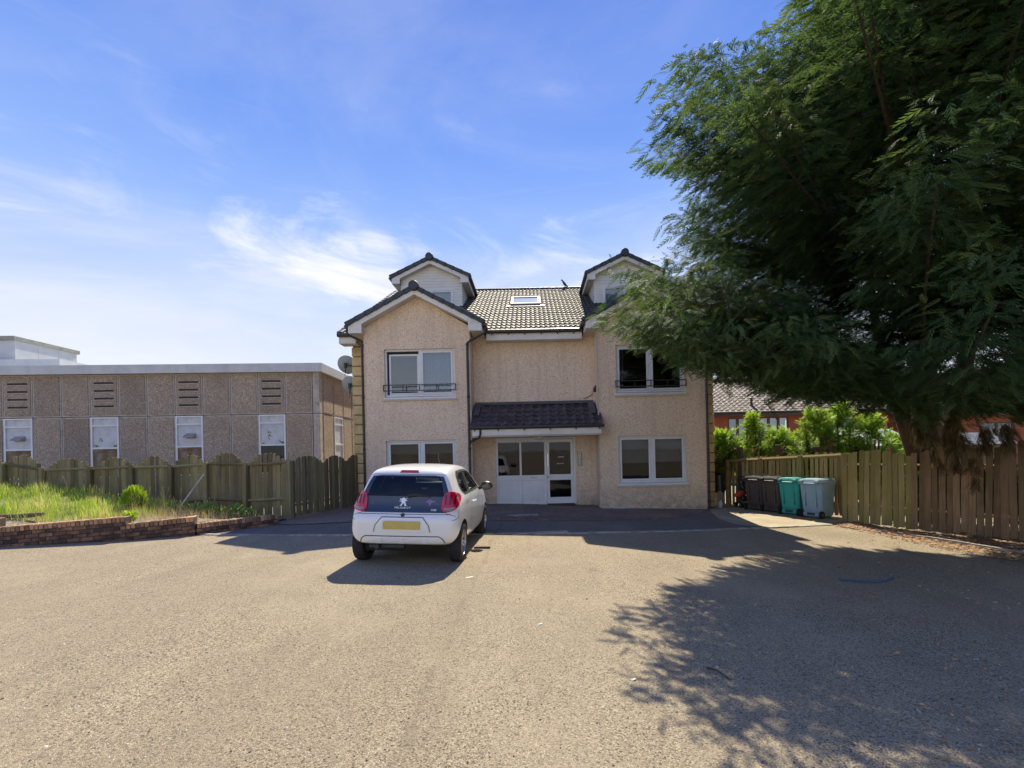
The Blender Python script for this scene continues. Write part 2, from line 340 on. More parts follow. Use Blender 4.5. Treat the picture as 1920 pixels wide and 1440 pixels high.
MT['dirt'] = M('gravel_dirt', (.235, .175, .13), (.16, .12, .09), 7, rough=.95, bump=.8, bscale=60, bdist=.015, dirt=((.38, .31, .25), 30, .55, .65, .8))
MT['redbrick'] = M('red_brick_far', (.36, .105, .05), (.27, .08, .04), 4, rough=.9, bump=.2)
MT['fartile'] = M('far_roof_tile', (.17, .122, .092), (.12, .085, .066), 6, rough=.6, rough2=.8, dirt=((.30, .24, .19), 3, .5, .7, .5))
MT['brownframe'] = M('brown_frame', (.045, .028, .022), (.06, .04, .03), 3, rough=.5)
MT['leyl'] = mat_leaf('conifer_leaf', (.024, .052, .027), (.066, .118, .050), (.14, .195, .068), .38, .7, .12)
MT['dead'] = mat_leaf('dead_frond', (.06, .048, .028), (.12, .095, .052), (.21, .17, .095), .25, .9, .1)
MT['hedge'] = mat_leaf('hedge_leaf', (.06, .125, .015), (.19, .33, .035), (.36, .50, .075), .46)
MT['globe'] = mat_leaf('globe_leaf', (.05, .10, .010), (.20, .33, .02), (.42, .58, .05), .4)
MT['grass'] = mat_leaf('grass_blade', (.18, .30, .035), (.40, .54, .085), (.68, .60, .32), .45, .7, .2)
MT['straw'] = mat_leaf('straw', (.25, .19, .10), (.42, .33, .19), (.56, .46, .29), .35, .9, .1)
MT['weed'] = mat_leaf('weed_leaf', (.07, .16, .025), (.17, .32, .05), (.32, .48, .11), .45)
MT['litter'] = mat_leaf('leaf_litter', (.24, .12, .06), (.46, .26, .14), (.62, .42, .26), .1, .95, .1)
MT['grit'] = mat_leaf('grit_stone', (.05, .045, .04), (.22, .19, .15), (.55, .50, .42), 0, .9, .2)
MT['lawn'] = M('lawn_grass', (.15, .24, .04), (.24, .33, .07), 14, rough=.95, bump=.6, bscale=60)
MT['carwhite'] = M('car_paint', (.80, .79, .76), None, rough=.32, spec=.5, coat=.9)
MT['carglass'] = M('car_glass', (.012, .016, .022), (.02, .026, .034), 1, rough=.05, spec=.9, coat=.6)
MT['autoglass'] = mat_glass('tinted_car_glass', (.42, .46, .48), 1.45)
MT['seat'] = M('seat_fabric', (.035, .035, .038), (.05, .05, .055), 8, rough=.9)
MT['seam'] = M('panel_gap', (.02, .02, .02), None, rough=.7)
MT['red'] = M('red_lens', (.62, .008, .035), (.48, .006, .028), 4, rough=.12, spec=.7, coat=.8)
MT['reddim'] = M('brake_lens', (.28, .012, .02), None, rough=.25)
MT['reddark'] = M('red_lens_dark', (.10, .004, .012), None, rough=.15, coat=.6)
MT['clear'] = M('clear_lens', (.36, .29, .28), (.25, .17, .17), 40, rough=.15, coat=.8)
MT['plate'] = M('number_plate', (.62, .47, .12), (.55, .42, .11), 6, rough=.45)
MT['chrome'] = M('chrome', (.80, .80, .82), None, rough=.15, metal=1)
MT['badge'] = M('badge_silver', (.85, .86, .88), None, rough=.3)
MT['purple'] = M('purple_sticker', (.27, .14, .36), None, rough=.4)
MT['tyre'] = M('tyre', (.018, .018, .019), (.03, .03, .03), 12, rough=.85, spec=.3)
MT['alloy'] = M('alloy', (.50, .50, .51), (.42, .42, .43), 6, rough=.3, metal=.9)
MT['binbrown'] = M('bin_brown', (.055, .043, .038), (.075, .06, .052), 3, rough=.5, rough2=.7)
MT['binblack'] = M('bin_black', (.03, .027, .028), (.045, .04, .04), 3, rough=.45, rough2=.65)
MT['binteal'] = M('bin_teal', (.02, .30, .29), (.03, .37, .35), 3, rough=.42, rough2=.6)
MT['binblue'] = M('bin_blue', (.19, .33, .46), (.25, .39, .51), 3, rough=.45, rough2=.6)
MT['binlidblue'] = M('bin_lid_blue', (.28, .42, .52), (.34, .47, .56), 3, rough=.45)
MT['greyplastic'] = M('grey_plastic', (.33, .29, .28), (.28, .25, .24), 3, rough=.6)
MT['orange'] = M('orange_red', (.62, .065, .02), (.5, .05, .02), 5, rough=.4)
MT['dish'] = M('dish_grey', (.30, .35, .37), (.25, .29, .31), 4, rough=.45)
MT['bluepipe'] = M('blue_pipe', (.02, .07, .16), (.03, .09, .19), 6, rough=.5)
MT['twig'] = M('twig_wood', (.06, .04, .03), (.09, .06, .045), 9, rough=.9)
MT['paper'] = M('pale_paper', (.80, .72, .56), (.7, .62, .48), 8, rough=.9)
MT['feather'] = M('bird_feather', (.03, .03, .035), (.06, .06, .065), 12, rough=.7)
MT['shedroof'] = M('shed_roof', (.52, .53, .55), (.42, .43, .45), 3, rough=.7)
MT['steel'] = M('brushed_steel', (.45, .46, .47), (.38, .39, .40), 8, rough=.35, metal=.8)
MT['lamp'] = M('lamp_opal', (.75, .73, .68), None, rough=.4)
MT['sidegrey'] = M('side_wall_render', (.5, .42, .33), (.42, .35, .27), 3, rough=.9)

# ------------------------------------------------------------------ helpers: meshes and objects
class MB:
    def __init__(s): s.v = []; s.f = []; s.m = []
    def add(s, vs, fs, m=0):
        o = len(s.v); s.v += [tuple(v) for v in vs]; s.f += [tuple(i+o for i in f) for f in fs]; s.m += [m]*len(fs); return s
    def box(s, x0, x1, y0, y1, z0, z1, m=0, mat=None):
        vs = [Vector((x, y, z)) for z in (z0, z1) for y in (y0, y1) for x in (x0, x1)]
        if mat is not None: vs = [mat @ v for v in vs]
        return s.add(vs, [(0, 2, 3, 1), (4, 5, 7, 6), (0, 1, 5, 4), (2, 6, 7, 3), (0, 4, 6, 2), (1, 3, 7, 5)], m)
    def prism(s, poly, y0, y1, m=0):
        """polygon in x,z extruded along y"""
        n = len(poly); vs = [(x, y0, z) for x, z in poly]+[(x, y1, z) for x, z in poly]
        fs = [tuple(range(n)), tuple(range(2*n-1, n-1, -1))]+[(i, i+n, (i+1) % n+n, (i+1) % n) for i in range(n)]
        return s.add(vs, fs, m)
    def prismx(s, poly, x0, x1, m=0):
        n = len(poly); vs = [(x0, y, z) for y, z in poly]+[(x1, y, z) for y, z in poly]
        fs = [tuple(range(n-1, -1, -1)), tuple(range(n, 2*n))]+[(i, (i+1) % n, (i+1) % n+n, i+n) for i in range(n)]
        return s.add(vs, fs, m)
    def prismz(s, poly, z0, z1, m=0):
        n = len(poly); vs = [(x, y, z0) for x, y in poly]+[(x, y, z1) for x, y in poly]
        fs = [tuple(range(n-1, -1, -1)), tuple(range(n, 2*n))]+[(i, (i+1) % n, (i+1) % n+n, i+n) for i in range(n)]
        return s.add(vs, fs, m)
    def tube(s, pts, r, n=8, m=0, caps=True):
        """round bar along pts; r a number or one radius per point"""
        pts = [Vector(p) for p in pts]; k = len(pts); rs = r if isinstance(r, (list, tuple)) else [r]*k
        vs = []; up = None
        for i, p in enumerate(pts):
            d = (pts[min(i+1, k-1)]-pts[max(i-1, 0)]).normalized()
            if up is None: up = Vector((0, 0, 1)) if abs(d.z) < .9 else Vector((1, 0, 0))
            a = d.cross(up).normalized(); b = d.cross(a).normalized(); up = a.cross(d).normalized()
            for j in range(n):
                t = 2*PI*j/n; vs.append(p+a*math.cos(t)*rs[i]+b*math.sin(t)*rs[i])
        fs = [(i*n+j, i*n+(j+1) % n, (i+1)*n+(j+1) % n, (i+1)*n+j) for i in range(k-1) for j in range(n)]
        if caps: fs += [tuple(range(n-1, -1, -1)), tuple(range((k-1)*n, k*n))]
        return s.add(vs, fs, m)
    def lathe(s, prof, n=24, m=0, mat=None):
        """(r, h) profile about local z"""
        vs = [Vector((r*math.cos(2*PI*j/n), r*math.sin(2*PI*j/n), h)) for r, h in prof for j in range(n)]
        if mat is not None: vs = [mat @ v for v in vs]
        return s.add(vs, [(i*n+j, i*n+(j+1) % n, (i+1)*n+(j+1) % n, (i+1)*n+j) for i in range(len(prof)-1) for j in range(n)], m)
    def build(s, name, mats, parent=None, org=None, smooth=False, bevel=0, **props):
        me = bpy.data.meshes.new(name)
        vs = s.v if org is None else [(v[0]-org[0], v[1]-org[1], v[2]-org[2]) for v in s.v]
        me.from_pydata(vs, [], s.f)
        mats = mats if isinstance(mats, (list, tuple)) else [mats]
        for k in mats: me.materials.append(MT[k])
        if any(s.m): me.polygons.foreach_set('material_index', s.m)
        bm = bmesh.new(); bm.from_mesh(me); bmesh.ops.recalc_face_normals(bm, faces=bm.faces)
        if bevel: bmesh.ops.bevel(bm, geom=list(bm.edges), offset=bevel, segments=1, affect='EDGES', clamp_overlap=True)
        bm.to_mesh(me); bm.free()
        if smooth: me.polygons.foreach_set('use_smooth', [True]*len(me.polygons)); me.set_sharp_from_angle(angle=math.radians(40))
        me.update()
        return link(name, me, parent, **props)
def link(name, me, parent=None, loc=None, rot=None, scale=None, **props):
    o = bpy.data.objects.new(name, me); COL.objects.link(o)
    if parent is not None: o.parent = parent
    if loc is not None: o.location = loc
    if rot is not None: o.rotation_euler = rot
    if scale is not None: o.scale = scale
    for k, v in props.items(): o[k] = v
    return o
def thing(name, loc, label, category, rz=0, group=None):
    o = bpy.data.objects.new(name, None); COL.objects.link(o); o.location = loc; o.rotation_euler = (0, 0, rz)
    o.empty_display_size = .2; o['label'] = label; o['category'] = category
    if group: o['group'] = group
    return o
def tag(o, label, category, group=None):
    o['label'] = label; o['category'] = category
    if group: o['group'] = group
    return o
def struct(o): o['kind'] = 'structure'; return o
def copy_tree(o, parent=None):
    c = o.copy(); COL.objects.link(c)
    if parent is not None: c.parent = parent
    for ch in list(o.children): copy_tree(ch, c)
    return c

def sheet(name, poly, dz, mat, step=.25, jitter=0):
    """flat sheet following the ground inside a plan polygon"""
    n = len(poly); bnd = []
    for i in range(n):
        a = Vector(poly[i]); b = Vector(poly[(i+1) % n]); k = max(1, int((b-a).length/step))
        for j in range(k):
            q = a.lerp(b, j/k)
            if jitter and 0 < j: q = q+Vector((random.uniform(-jitter, jitter), random.uniform(-jitter, jitter)))
            bnd.append(q)
    xs = [p[0] for p in bnd]; ys = [p[1] for p in bnd]; inner = []
    x = math.floor(min(xs)/step)*step
    while x <= max(xs):
        y = math.floor(min(ys)/step)*step
        while y <= max(ys):
            if inside(x, y, bnd): inner.append(Vector((x, y)))
            y += step
        x += step
    vs, es, fs, *_ = delaunay_2d_cdt(bnd+inner, [], [list(range(len(bnd)))], 1, 1e-4)
    mb = MB(); mb.add([(v.x, v.y, gz(v.x, v.y)+dz) for v in vs], [tuple(f) for f in fs])
    o = mb.build(name, mat); return struct(o)
def inside(x, y, poly):
    c = False; n = len(poly); j = n-1
    for i in range(n):
        xi, yi = poly[i][0], poly[i][1]; xj, yj = poly[j][0], poly[j][1]
        if (yi > y) != (yj > y) and x < (xj-xi)*(y-yi)/(yj-yi)+xi: c = not c
        j = i
    return c
def inside_np(x, y, poly):
    c = np.zeros(len(x), bool); n = len(poly); j = n-1
    for i in range(n):
        xi, yi = poly[i]; xj, yj = poly[j]
        if yi != yj: c ^= ((yi > y) != (yj > y)) & (x < (xj-xi)*(y-yi)/(yj-yi)+xi)
        j = i
    return c

# ---- scattered foliage (numpy): many copies of a small template in one mesh
def scatter(name, tv, tf, R, T, tint, mat, parent=None, **props):
    """tv (n,3), tf list of equal-length faces, R (N,3,3) row-vectors times scale, T (N,3), tint (N,)"""
    tv = np.asarray(tv, float); tf = np.asarray(tf, int); N = len(T); n = len(tv); k = tf.shape[1]
    V = np.einsum('nj,Njk->Nnk', tv, R)+T[:, None, :]
    F = (tf[None]+(np.arange(N)*n)[:, None, None]).reshape(-1)
    me = bpy.data.meshes.new(name); me.vertices.add(N*n); me.vertices.foreach_set('co', V.reshape(-1).astype(np.float32))
    nf = N*len(tf); me.loops.add(nf*k); me.loops.foreach_set('vertex_index', F.astype(np.int32))
    me.polygons.add(nf); me.polygons.foreach_set('loop_start', (np.arange(nf)*k).astype(np.int32))
    me.update(calc_edges=True)
    at = me.attributes.new('tint', 'FLOAT', 'POINT'); at.data.foreach_set('value', np.repeat(np.clip(tint, 0, 1), n).astype(np.float32))
    me.materials.append(MT[mat]); me.validate()
    return link(name, me, parent, **props)
def frames(d, roll=None, up=None):
    """rows: along, side, normal for direction vectors d (N,3)"""
    d = d/np.linalg.norm(d, axis=1, keepdims=True)
    u = np.tile([0, 0, 1.0], (len(d), 1)) if up is None else up
    s = np.cross(u, d); s /= np.maximum(np.linalg.norm(s, axis=1, keepdims=True), 1e-6)
    nn = np.cross(d, s)
    if roll is not None:
        c, q = np.cos(roll)[:, None], np.sin(roll)[:, None]; s, nn = s*c+nn*q, nn*c-s*q
    return np.stack([d, s, nn], 1)
def frond_template(pairs=6, spread=.42, w=.075, droop=.10, ang=30):
    """flat feathery conifer spray, 1 long along x: side shoots swept forward, as slim rhombs"""
    v = []; f = []
    def rh(p, q, w, zq):
        p = np.array(p); q = np.array(q); d = q-p; nrm = np.array([-d[1], d[0], 0]); nrm = nrm/np.linalg.norm(nrm)*w/2
        o = len(v); mid = p+d*.45; v.extend([p, mid+nrm, q, mid-nrm]); f.append((o, o+1, o+2, o+3))
    rh((0, 0, 0), (1, 0, -droop), w*.9, 0)
    for i in range(pairs):
        t = .06+.74*i/(pairs-1); L = spread*(1-.50*t)*(.75+.25*math.sin(t*PI+.5))
        for sd in (-1, 1):
            a = math.radians(ang-.35*ang*t); x = t+(.04 if sd > 0 else 0)
            rh((x, 0, -droop*x*x), (x+L*math.cos(a), sd*L*math.sin(a), -droop*x*x-.16*L), w, 0)
    return np.array(v), f
FR_V, FR_F = frond_template(5, .40, .060, .30, 27)
FR2_V, FR2_F = frond_template(4, .45, .10, .14, 36)

# ================================================================== GROUND
def grid_axis(near0, near1, step, far):
    a = list(np.arange(near0, near1+1e-6, step)); e = step; x = near1
    while x < far: e *= 1.6; x += e; a.append(x)
    e = step; x = near0
    while x > -far: e *= 1.6; x -= e; a.insert(0, x)
    return a
gx = grid_axis(-20, 20, .5, 600); gy = grid_axis(-6, 30, .5, 900)
gb = MB(); nx = len(gx)
gb.add([(x, y, gz(x, y)) for y in gy for x in gx], [(j*nx+i, j*nx+i+1, (j+1)*nx+i+1, (j+1)*nx+i) for j in range(len(gy)-1) for i in range(nx-1)])
struct(gb.build('car_park_ground', 'asphalt'))
HF, HR = 13.55, 14.25                                        # wing fronts and main front of the house
EDGE = [(-7.4, 9.62), (-6.65, 9.36), (-3.81, 8.93), (0.2, 9.27), (3.0, 9.75), (5.2, 10.36), (6.95, 10.62)]
back = [(6.2, 11.6), (5.7, 12.6), (5.26, 13.62), (4.2, 12.15), (3.04, 11.37), (1.0, 11.0), (-1.18, 10.76), (-3.4, 10.6), (-5.3, 10.45), (-6.3, 10.6)]
sheet('tarmac_strip', EDGE+back, .008, 'tarmac')
PAVE = [(-1.18, 10.76), (1.0, 11.0), (3.04, 11.37), (4.2, 12.15), (5.26, 13.62), (5.63, 14.25), (-5.7, 14.4), (-4.3, 10.65), (-3.4, 10.6)]
sheet('paving_bed', PAVE, .012, 'paver')
sheet('side_path', [(6.95, 10.62), (5.25, 10.45), (4.75, 10.75), (4.72, 11.6), (4.95, 12.7), (5.26, 13.62), (5.63, 14.3), (5.75, 19), (7.2, 19), (6.4, 14.9), (7.0, 13.3), (7.6, 12.0), (7.75, 11.0), (7.4, 10.72)], .016, 'pad', jitter=.02)  # concrete path; left edge drawn to the sunlit area, sun put into its pale outline
sheet('gravel_strip', [(-6.4, 10.62), (-5.3, 10.45), (-4.3, 10.66), (-5.0, 12.6), (-5.62, 14.4), (-5.62, 18.5), (-4.9, 20), (-5.2, 14.6), (-5.7, 13.6), (-6.15, 11.3)][:6]+[(-6.4, 18.5), (-5.9, 14.2), (-6.2, 11.3)], .02, 'dirt', jitter=.03)
sheet('leaf_mould_strip', [(7.3, 10.95), (6.95, 10.35), (7.2, 9.75), (8.05, 7.45), (8.9, 5.0), (10.2, 5.0), (9.0, 8.1)], .014, 'dirt', jitter=.05)
# concrete edging line across the tarmac: separate kerb lengths let in flush
ed = MB()
for i in range(len(EDGE)-1):
    a = Vector(EDGE[i]); b = Vector(EDGE[i+1]); L = (b-a).length; k = max(1, round(L/.915)); d = (b-a)/k; nrm = Vector((-d.y, d.x)).normalized()*.055
    for j in range(k):
        p = a+d*(j+.008); q = a+d*(j+.992)
        top = .018+random.uniform(-.003, .006); c = [p-nrm, q-nrm, q+nrm, p+nrm]
        ed.add([(v.x, v.y, gz(v.x)-.06) for v in c]+[(v.x, v.y, gz(v.x)+top) for v in c], [(4, 5, 6, 7), (0, 1, 5, 4), (1, 2, 6, 5), (2, 3, 7, 6), (3, 0, 4, 7)])
eo = struct(ed.build('kerb_edging', 'edging'))
# drain grating let into the edging line
dr = thing('drain_grating', (.1, 9.30, gz(.1)), 'grey slotted drain grating set in the kerb line in front of the entrance', 'drain', rz=.15)
d_ = MB().box(-.58, .58, -.075, -.06, 0, .03).box(-.58, .58, .06, .075, 0, .03)
d_.build('frame', 'steel', dr)
barm = None
for i in range(26):
    if barm is None:
        bo = MB().box(-.011, .011, -.06, .06, .004, .026).build('bar', 'steel', dr); barm = bo.data; bo.location.x = -.56
    else: link('bar', barm, dr, (-.56+i*.0448, 0, 0))
# block paving in front of the entrance: individual blocks, the nearest rows first
pv = MB(); blocks = []
row = 0; y = 10.6
pe = Vector((1, .055)).normalized(); pn = Vector((-pe.y, pe.x))
while row < 38:
    for i in range(-30, 31):
        c = Vector((0, 10.62))+pn*(row*.105)+pe*(i*.205+(.1025 if row % 2 else 0))
        if inside(c.x, c.y, PAVE) and c.y < (14.2 if -1.83 < c.x < 1.97 else 13.5 if -5 < c.x < 5.17 else 14.2): blocks.append(c)
    row += 1
blocks.sort(key=lambda c: c.y)
pvo = thing('block_paving', (0, 12, gz(0)), 'red-brown block paving laid in rows in front of the entrance door', 'paving')
pm = MB().box(-.098, .098, -.0485, .0485, -.04, .012)
p0 = pm.build('paver', 'paver', pvo); pmesh = p0.data; bpy.data.objects.remove(p0)
ang = math.atan2(pe.y, pe.x)
for i, c in enumerate(blocks):
    z = gz(c.x)+.014+random.uniform(-.003, .004)
    if i < 300: link('paver', pmesh, pvo, (c.x, c.y-12, z-gz(0)), (random.uniform(-.01, .01), random.uniform(-.01, .01)+.0, ang))
    else:
        Mx = Matrix.Translation((c.x, c.y-12, z-gz(0))) @ Matrix.Rotation(ang, 4, 'Z'); pv.box(-.098, .098, -.0485, .0485, -.04, .012, 0, Mx)
rest = pv.build('paver', 'paver', pvo); rest['kind'] = 'stuff'
# pale concrete access cover in the paving
cvr = MB().box(-.42, .42, -.13, .13, -.02, .012)
cvr.box(-.36, .36, -.085, .085, .012, .018)
o = cvr.build('access_cover', 'edging'); o.location = (-.33, 11.72, gz(-.33)+.022); o.rotation_euler = (0, 0, .55*0+.06); tag(o, 'pale concrete access cover set in the block paving before the door', 'cover')

# ================================================================== HOUSE
HO = Vector((0, 14, 0))
house = thing('apartment_house', HO, 'cream roughcast block of flats with twin gabled wings and dormers', 'building')
def hp(mb, name, mats, parent=None, **k):                    # a part of the house built in world coordinates
    return mb.build(name, mats, parent or house, HO, **k)
def wall_front(mb, x0, x1, z0, z1, y, holes, depth=.12, m=0):
    """wall face in x,z at y with rectangular openings and reveals going back"""
    xs = sorted({x0, x1, *[h[0] for h in holes], *[h[1] for h in holes]}); zs = sorted({z0, z1, *[h[2] for h in holes], *[h[3] for h in holes]})
    for i in range(len(xs)-1):
        for j in range(len(zs)-1):
            cx, cz = (xs[i]+xs[i+1])/2, (zs[j]+zs[j+1])/2
            if any(h[0] < cx < h[1] and h[2] < cz < h[3] for h in holes): continue
            mb.add([(xs[i], y, zs[j]), (xs[i+1], y, zs[j]), (xs[i+1], y, zs[j+1]), (xs[i], y, zs[j+1])], [(0, 1, 2, 3)], m)
    for a, b, c, d in holes:
        q = [(a, y, c), (b, y, c), (b, y, d), (a, y, d)]; r = [(x, y+depth, z) for x, _, z in q]
        mb.add(q+r, [(i, (i+1) % 4, (i+1) % 4+4, i+4) for i in range(4)], m)
WL, WRi, WR = -5.0, 1.97, 5.17                               # left wing left edge, right wing edges
WLi = -1.83
win_ul = (-4.40, -2.30, 3.33, 4.82); win_ll = (-4.40, -2.30, .60, 2.09)
win_ur = (2.52, 4.57, 3.31, 4.80); win_lr = (2.54, 4.58, .60, 2.08)
for (x0, x1, holes, ax) in ((WL, WLi, (win_ul, win_ll), -3.38), (WRi, WR, (win_ur, win_lr), 3.57)):
    w = MB(); wall_front(w, x0, x1, -.4, 5.3, HF, holes)
    w.add([(x0, HF, 5.3), (x1, HF, 5.3), (x1, HF, 5.47), (ax, HF, 6.38), (x0, HF, 5.47)], [(0, 1, 2, 3, 4)])
    w.add([(x0, HF, -.4), (x0, HF, 5.47), (x0, HR+.3, 5.47), (x0, HR+.3, -.4)], [(0, 1, 2, 3)])
    w.add([(x1, HF, -.4), (x1, HF, 5.47), (x1, HR+.3, 5.47), (x1, HR+.3, -.4)], [(0, 1, 2, 3)])
    hp(w, 'wing_wall', 'harl')
MX0, MX1, HB = -5.58, 5.63, 26.0
w = MB(); wall_front(w, MX0, WL, -.4, 5.35, HR, ()); wall_front(w, WLi, WRi, -.4, 5.35, HR, ((-1.19, 1.33, -.02, 2.2),), .14); wall_front(w, WR, MX1, -.4, 5.35, HR, ())
RZ, RY = 8.80, 19.98                                         # main ridge
for x in (MX0, MX1):
    w.add([(x, HR, -.4), (x, HB, -.4), (x, HB, 5.35), (x, RY, RZ-.12), (x, HR, 5.35)], [(0, 1, 2, 3, 4)])
w.add([(MX0, HB, -.4), (MX1, HB, -.4), (MX1, HB, 5.35), (MX0, HB, 5.35)], [(0, 1, 2, 3)])
hp(w, 'main_wall', 'harl')
# smooth margin bands at the inner corners of the recess
for x0, x1 in ((WLi-.02, WLi+.012), (WRi-.012, WRi+.02)):
    hp(MB().box(x0, x1, HF-.012, HF+.10, -.3, 5.2), 'corner_margin', 'margin')
# quoins: one block each, stacked on the main corners
qm = None
for sx, xq0, xq1 in ((-1, MX0-.045, MX0+.40), (1, MX1-.33, MX1+.045)):
    for i in range(17):
        z = -.10+i*.305-(.2 if sx > 0 else 0)
        o = MB().box(0, xq1-xq0, -.05, .36, 0, .275).build('quoin', 'quoin', house, bevel=.012) if qm is None else link('quoin', qm, house)
        if qm is None: qm = o.data
        if sx > 0: o.scale = ((xq1-xq0)/.445, 1, 1)
        o.location = (xq0, HR-HO.y, z)
    hp(MB().box(xq0+.03, xq1-.02, HR-.012, HR+.2, -.35, 5.14), 'quoin_joint_band', 'quoin_joint')
# ---- roofs
def tiled_slope(mb, o, ux, uy, w, L, tw=.30, gauge=.32, amp=.017, lap=.026, seg=6):
    """pantile courses: o eave start, ux along the eave, uy up the slope"""
    o = Vector(o); ux = Vector(ux).normalized(); uy = Vector(uy).normalized(); nz = ux.cross(uy).normalized()
    if nz.z < 0: nz = -nz
    nt = max(1, int(round(w/tw))); tw = w/nt; nc = max(1, math.ceil(L/gauge)); prof = []
    for i in range(nt):
        for s_ in range(seg):
            t = s_/seg; prof.append((i+t, amp*(1.25*math.cos(2*PI*t)+.45*math.cos(4*PI*t+.6))))
    prof.append((nt, amp*1.5)); n = len(prof)
    for c in range(nc):
        a0 = c*gauge; a1 = min(L, (c+1)*gauge+.02); jit = random.uniform(-.003, .003)
        v0 = [o+ux*(p*tw)+uy*(a0-.0)+nz*(h+lap+jit) for p, h in prof]
        v1 = [o+ux*(p*tw)+uy*a1+nz*(h+jit-.004) for p, h in prof]
        vb = [o+ux*(p*tw)+uy*a0+nz*(h+jit-.012) for p, h in prof]
        mb.add(v0+v1+vb, [(i, i+1, n+i+1, n+i) for i in range(n-1)]+[(2*n+i, 2*n+i+1, i+1, i) for i in range(n-1)])
EY, EZ = 13.86, 5.36
sl = Vector((0, RY-EY, RZ-EZ)); SL = sl.length
rf = MB(); tiled_slope(rf, (-5.86, EY, EZ+.03), (1, 0, 0), sl, 5.90+5.86, SL, .155, .325, .013)
rf.add([(-5.86, RY, RZ), (5.90, RY, RZ), (5.90, HB+.35, EZ), (-5.86, HB+.35, EZ)], [(0, 1, 2, 3)])
rf.add([(-5.86, EY, EZ-.02), (5.90, EY, EZ-.02), (5.90, RY, RZ-.06), (-5.86, RY, RZ-.06)], [(0, 1, 2, 3)])
o = hp(rf, 'main_roof', 'tile'); o['kind'] = 'stuff'
# ridge tiles of the main roof
ridge_prof = [(.125*math.cos(t), .105*math.sin(t)) for t in [PI*i/8 for i in range(9)]]
def ridge_mesh(L, r=1):
    mb = MB(); n = 9
    outer = [(x*r, z*r) for x, z in ridge_prof]; inner = [(x*r*.8, z*r*.75) for x, z in ridge_prof]
    vs = [(x, 0, z) for x, z in outer]+[(x, L, z) for x, z in outer]+[(x, 0, z) for x, z in inner]+[(x, L, z) for x, z in inner]
    fs = [(i, i+1, n+i+1, n+i) for i in range(n-1)]+[(2*n+i, i, i+1, 2*n+i+1) if False else (i, 2*n+i, 2*n+i+1, i+1) for i in range(n-1)]+[(n+i, n+i+1, 3*n+i+1, 3*n+i) for i in range(n-1)]
    mb.add(vs, fs); return mb
rm = None; xx = -5.86
while xx < 5.86:
    o = ridge_mesh(.44).build('ridge_tile', 'verge', house, smooth=True) if rm is None else link('ridge_tile', rm, house)
    rm = o.data; o.location = (xx, RY-HO.y, RZ-.02+random.uniform(-.004, .004)); o.rotation_euler = (0, 0, -PI/2); xx += .45
# ---- gabled wings and dormers
vm = {}
def verge_run(parent, ax, az, half, drop, y, n, wid=.26, org=None):
    """stepped cloaked-verge caps down both sides of a gable, ridge end cap at the top"""
    L = math.hypot(half, drop)/n; ang = math.atan2(drop, half); key = round(L, 3)
    for sd in (-1, 1):
        for i in range(n):
            if key not in vm:
                mb = MB(); mb.prism([(-.02, -.075), (L+.015, -.095), (L+.035, -.03), (L+.03, .05), (.0, .035), (-.02, .0)], -.035, wid)
                o = mb.build('verge_tile', 'verge', parent, bevel=.008); vm[key] = o.data
            else: o = link('verge_tile', vm[key], parent)
            t = i/n
            o.matrix_local = Matrix.Translation(Vector((ax+sd*half*t, y, az-drop*t))-HO) @ Matrix.Scale(sd, 4, (1, 0, 0)) @ Matrix.Rotation(ang, 4, 'Y')
    mb = MB(); mb.lathe([(0, -.04), (.135, -.04), (.15, 0), (.15, .42)], 16, 0, Matrix.Translation(Vector((ax, y-.05, az-.005))) @ Matrix.Rotation(-PI/2, 4, 'X'))
    hp(mb, 'ridge_end_cap', 'verge', parent, smooth=True)
def gable_board(ax, az, half, drop, foot_h, foot_w, th, y0, y1):
    """barge boards with boxed feet, drawn as one moulded board: apex ax,az (top edge)"""
    sl_ = drop/half; out = []
    for sd in (-1, 1):
        xo = ax+sd*half; zo = az-drop; xi = ax+sd*(half-foot_w)
        out.append([(ax, az), (xo, zo), (xo, zo-foot_h), (xi, zo-foot_h), (xi, az-(half-foot_w)*sl_-th), (ax, az-th)])
    return out
def gable_roof(parent, ax, az, half, drop, y0, y1, clip=None, name='gable_roof', tw=.3):
    mb = MB(); L = math.hypot(half, drop)
    for sd in (-1, 1):
        tiled_slope(mb, (ax+sd*half, y0+.2 if sd < 0 else y0+.2, az-drop), (0, 1, 0), (-sd*half, 0, drop), y1-y0-.2, L, tw)
        mb.add([(ax, y0+.02, az-.03), (ax+sd*half, y0+.02, az-drop-.03), (ax+sd*half, y1, az-drop-.03), (ax, y1, az-.03)], [(0, 1, 2, 3)])
    o = hp(mb, name, 'tile', parent); return o
GY = HF-.32
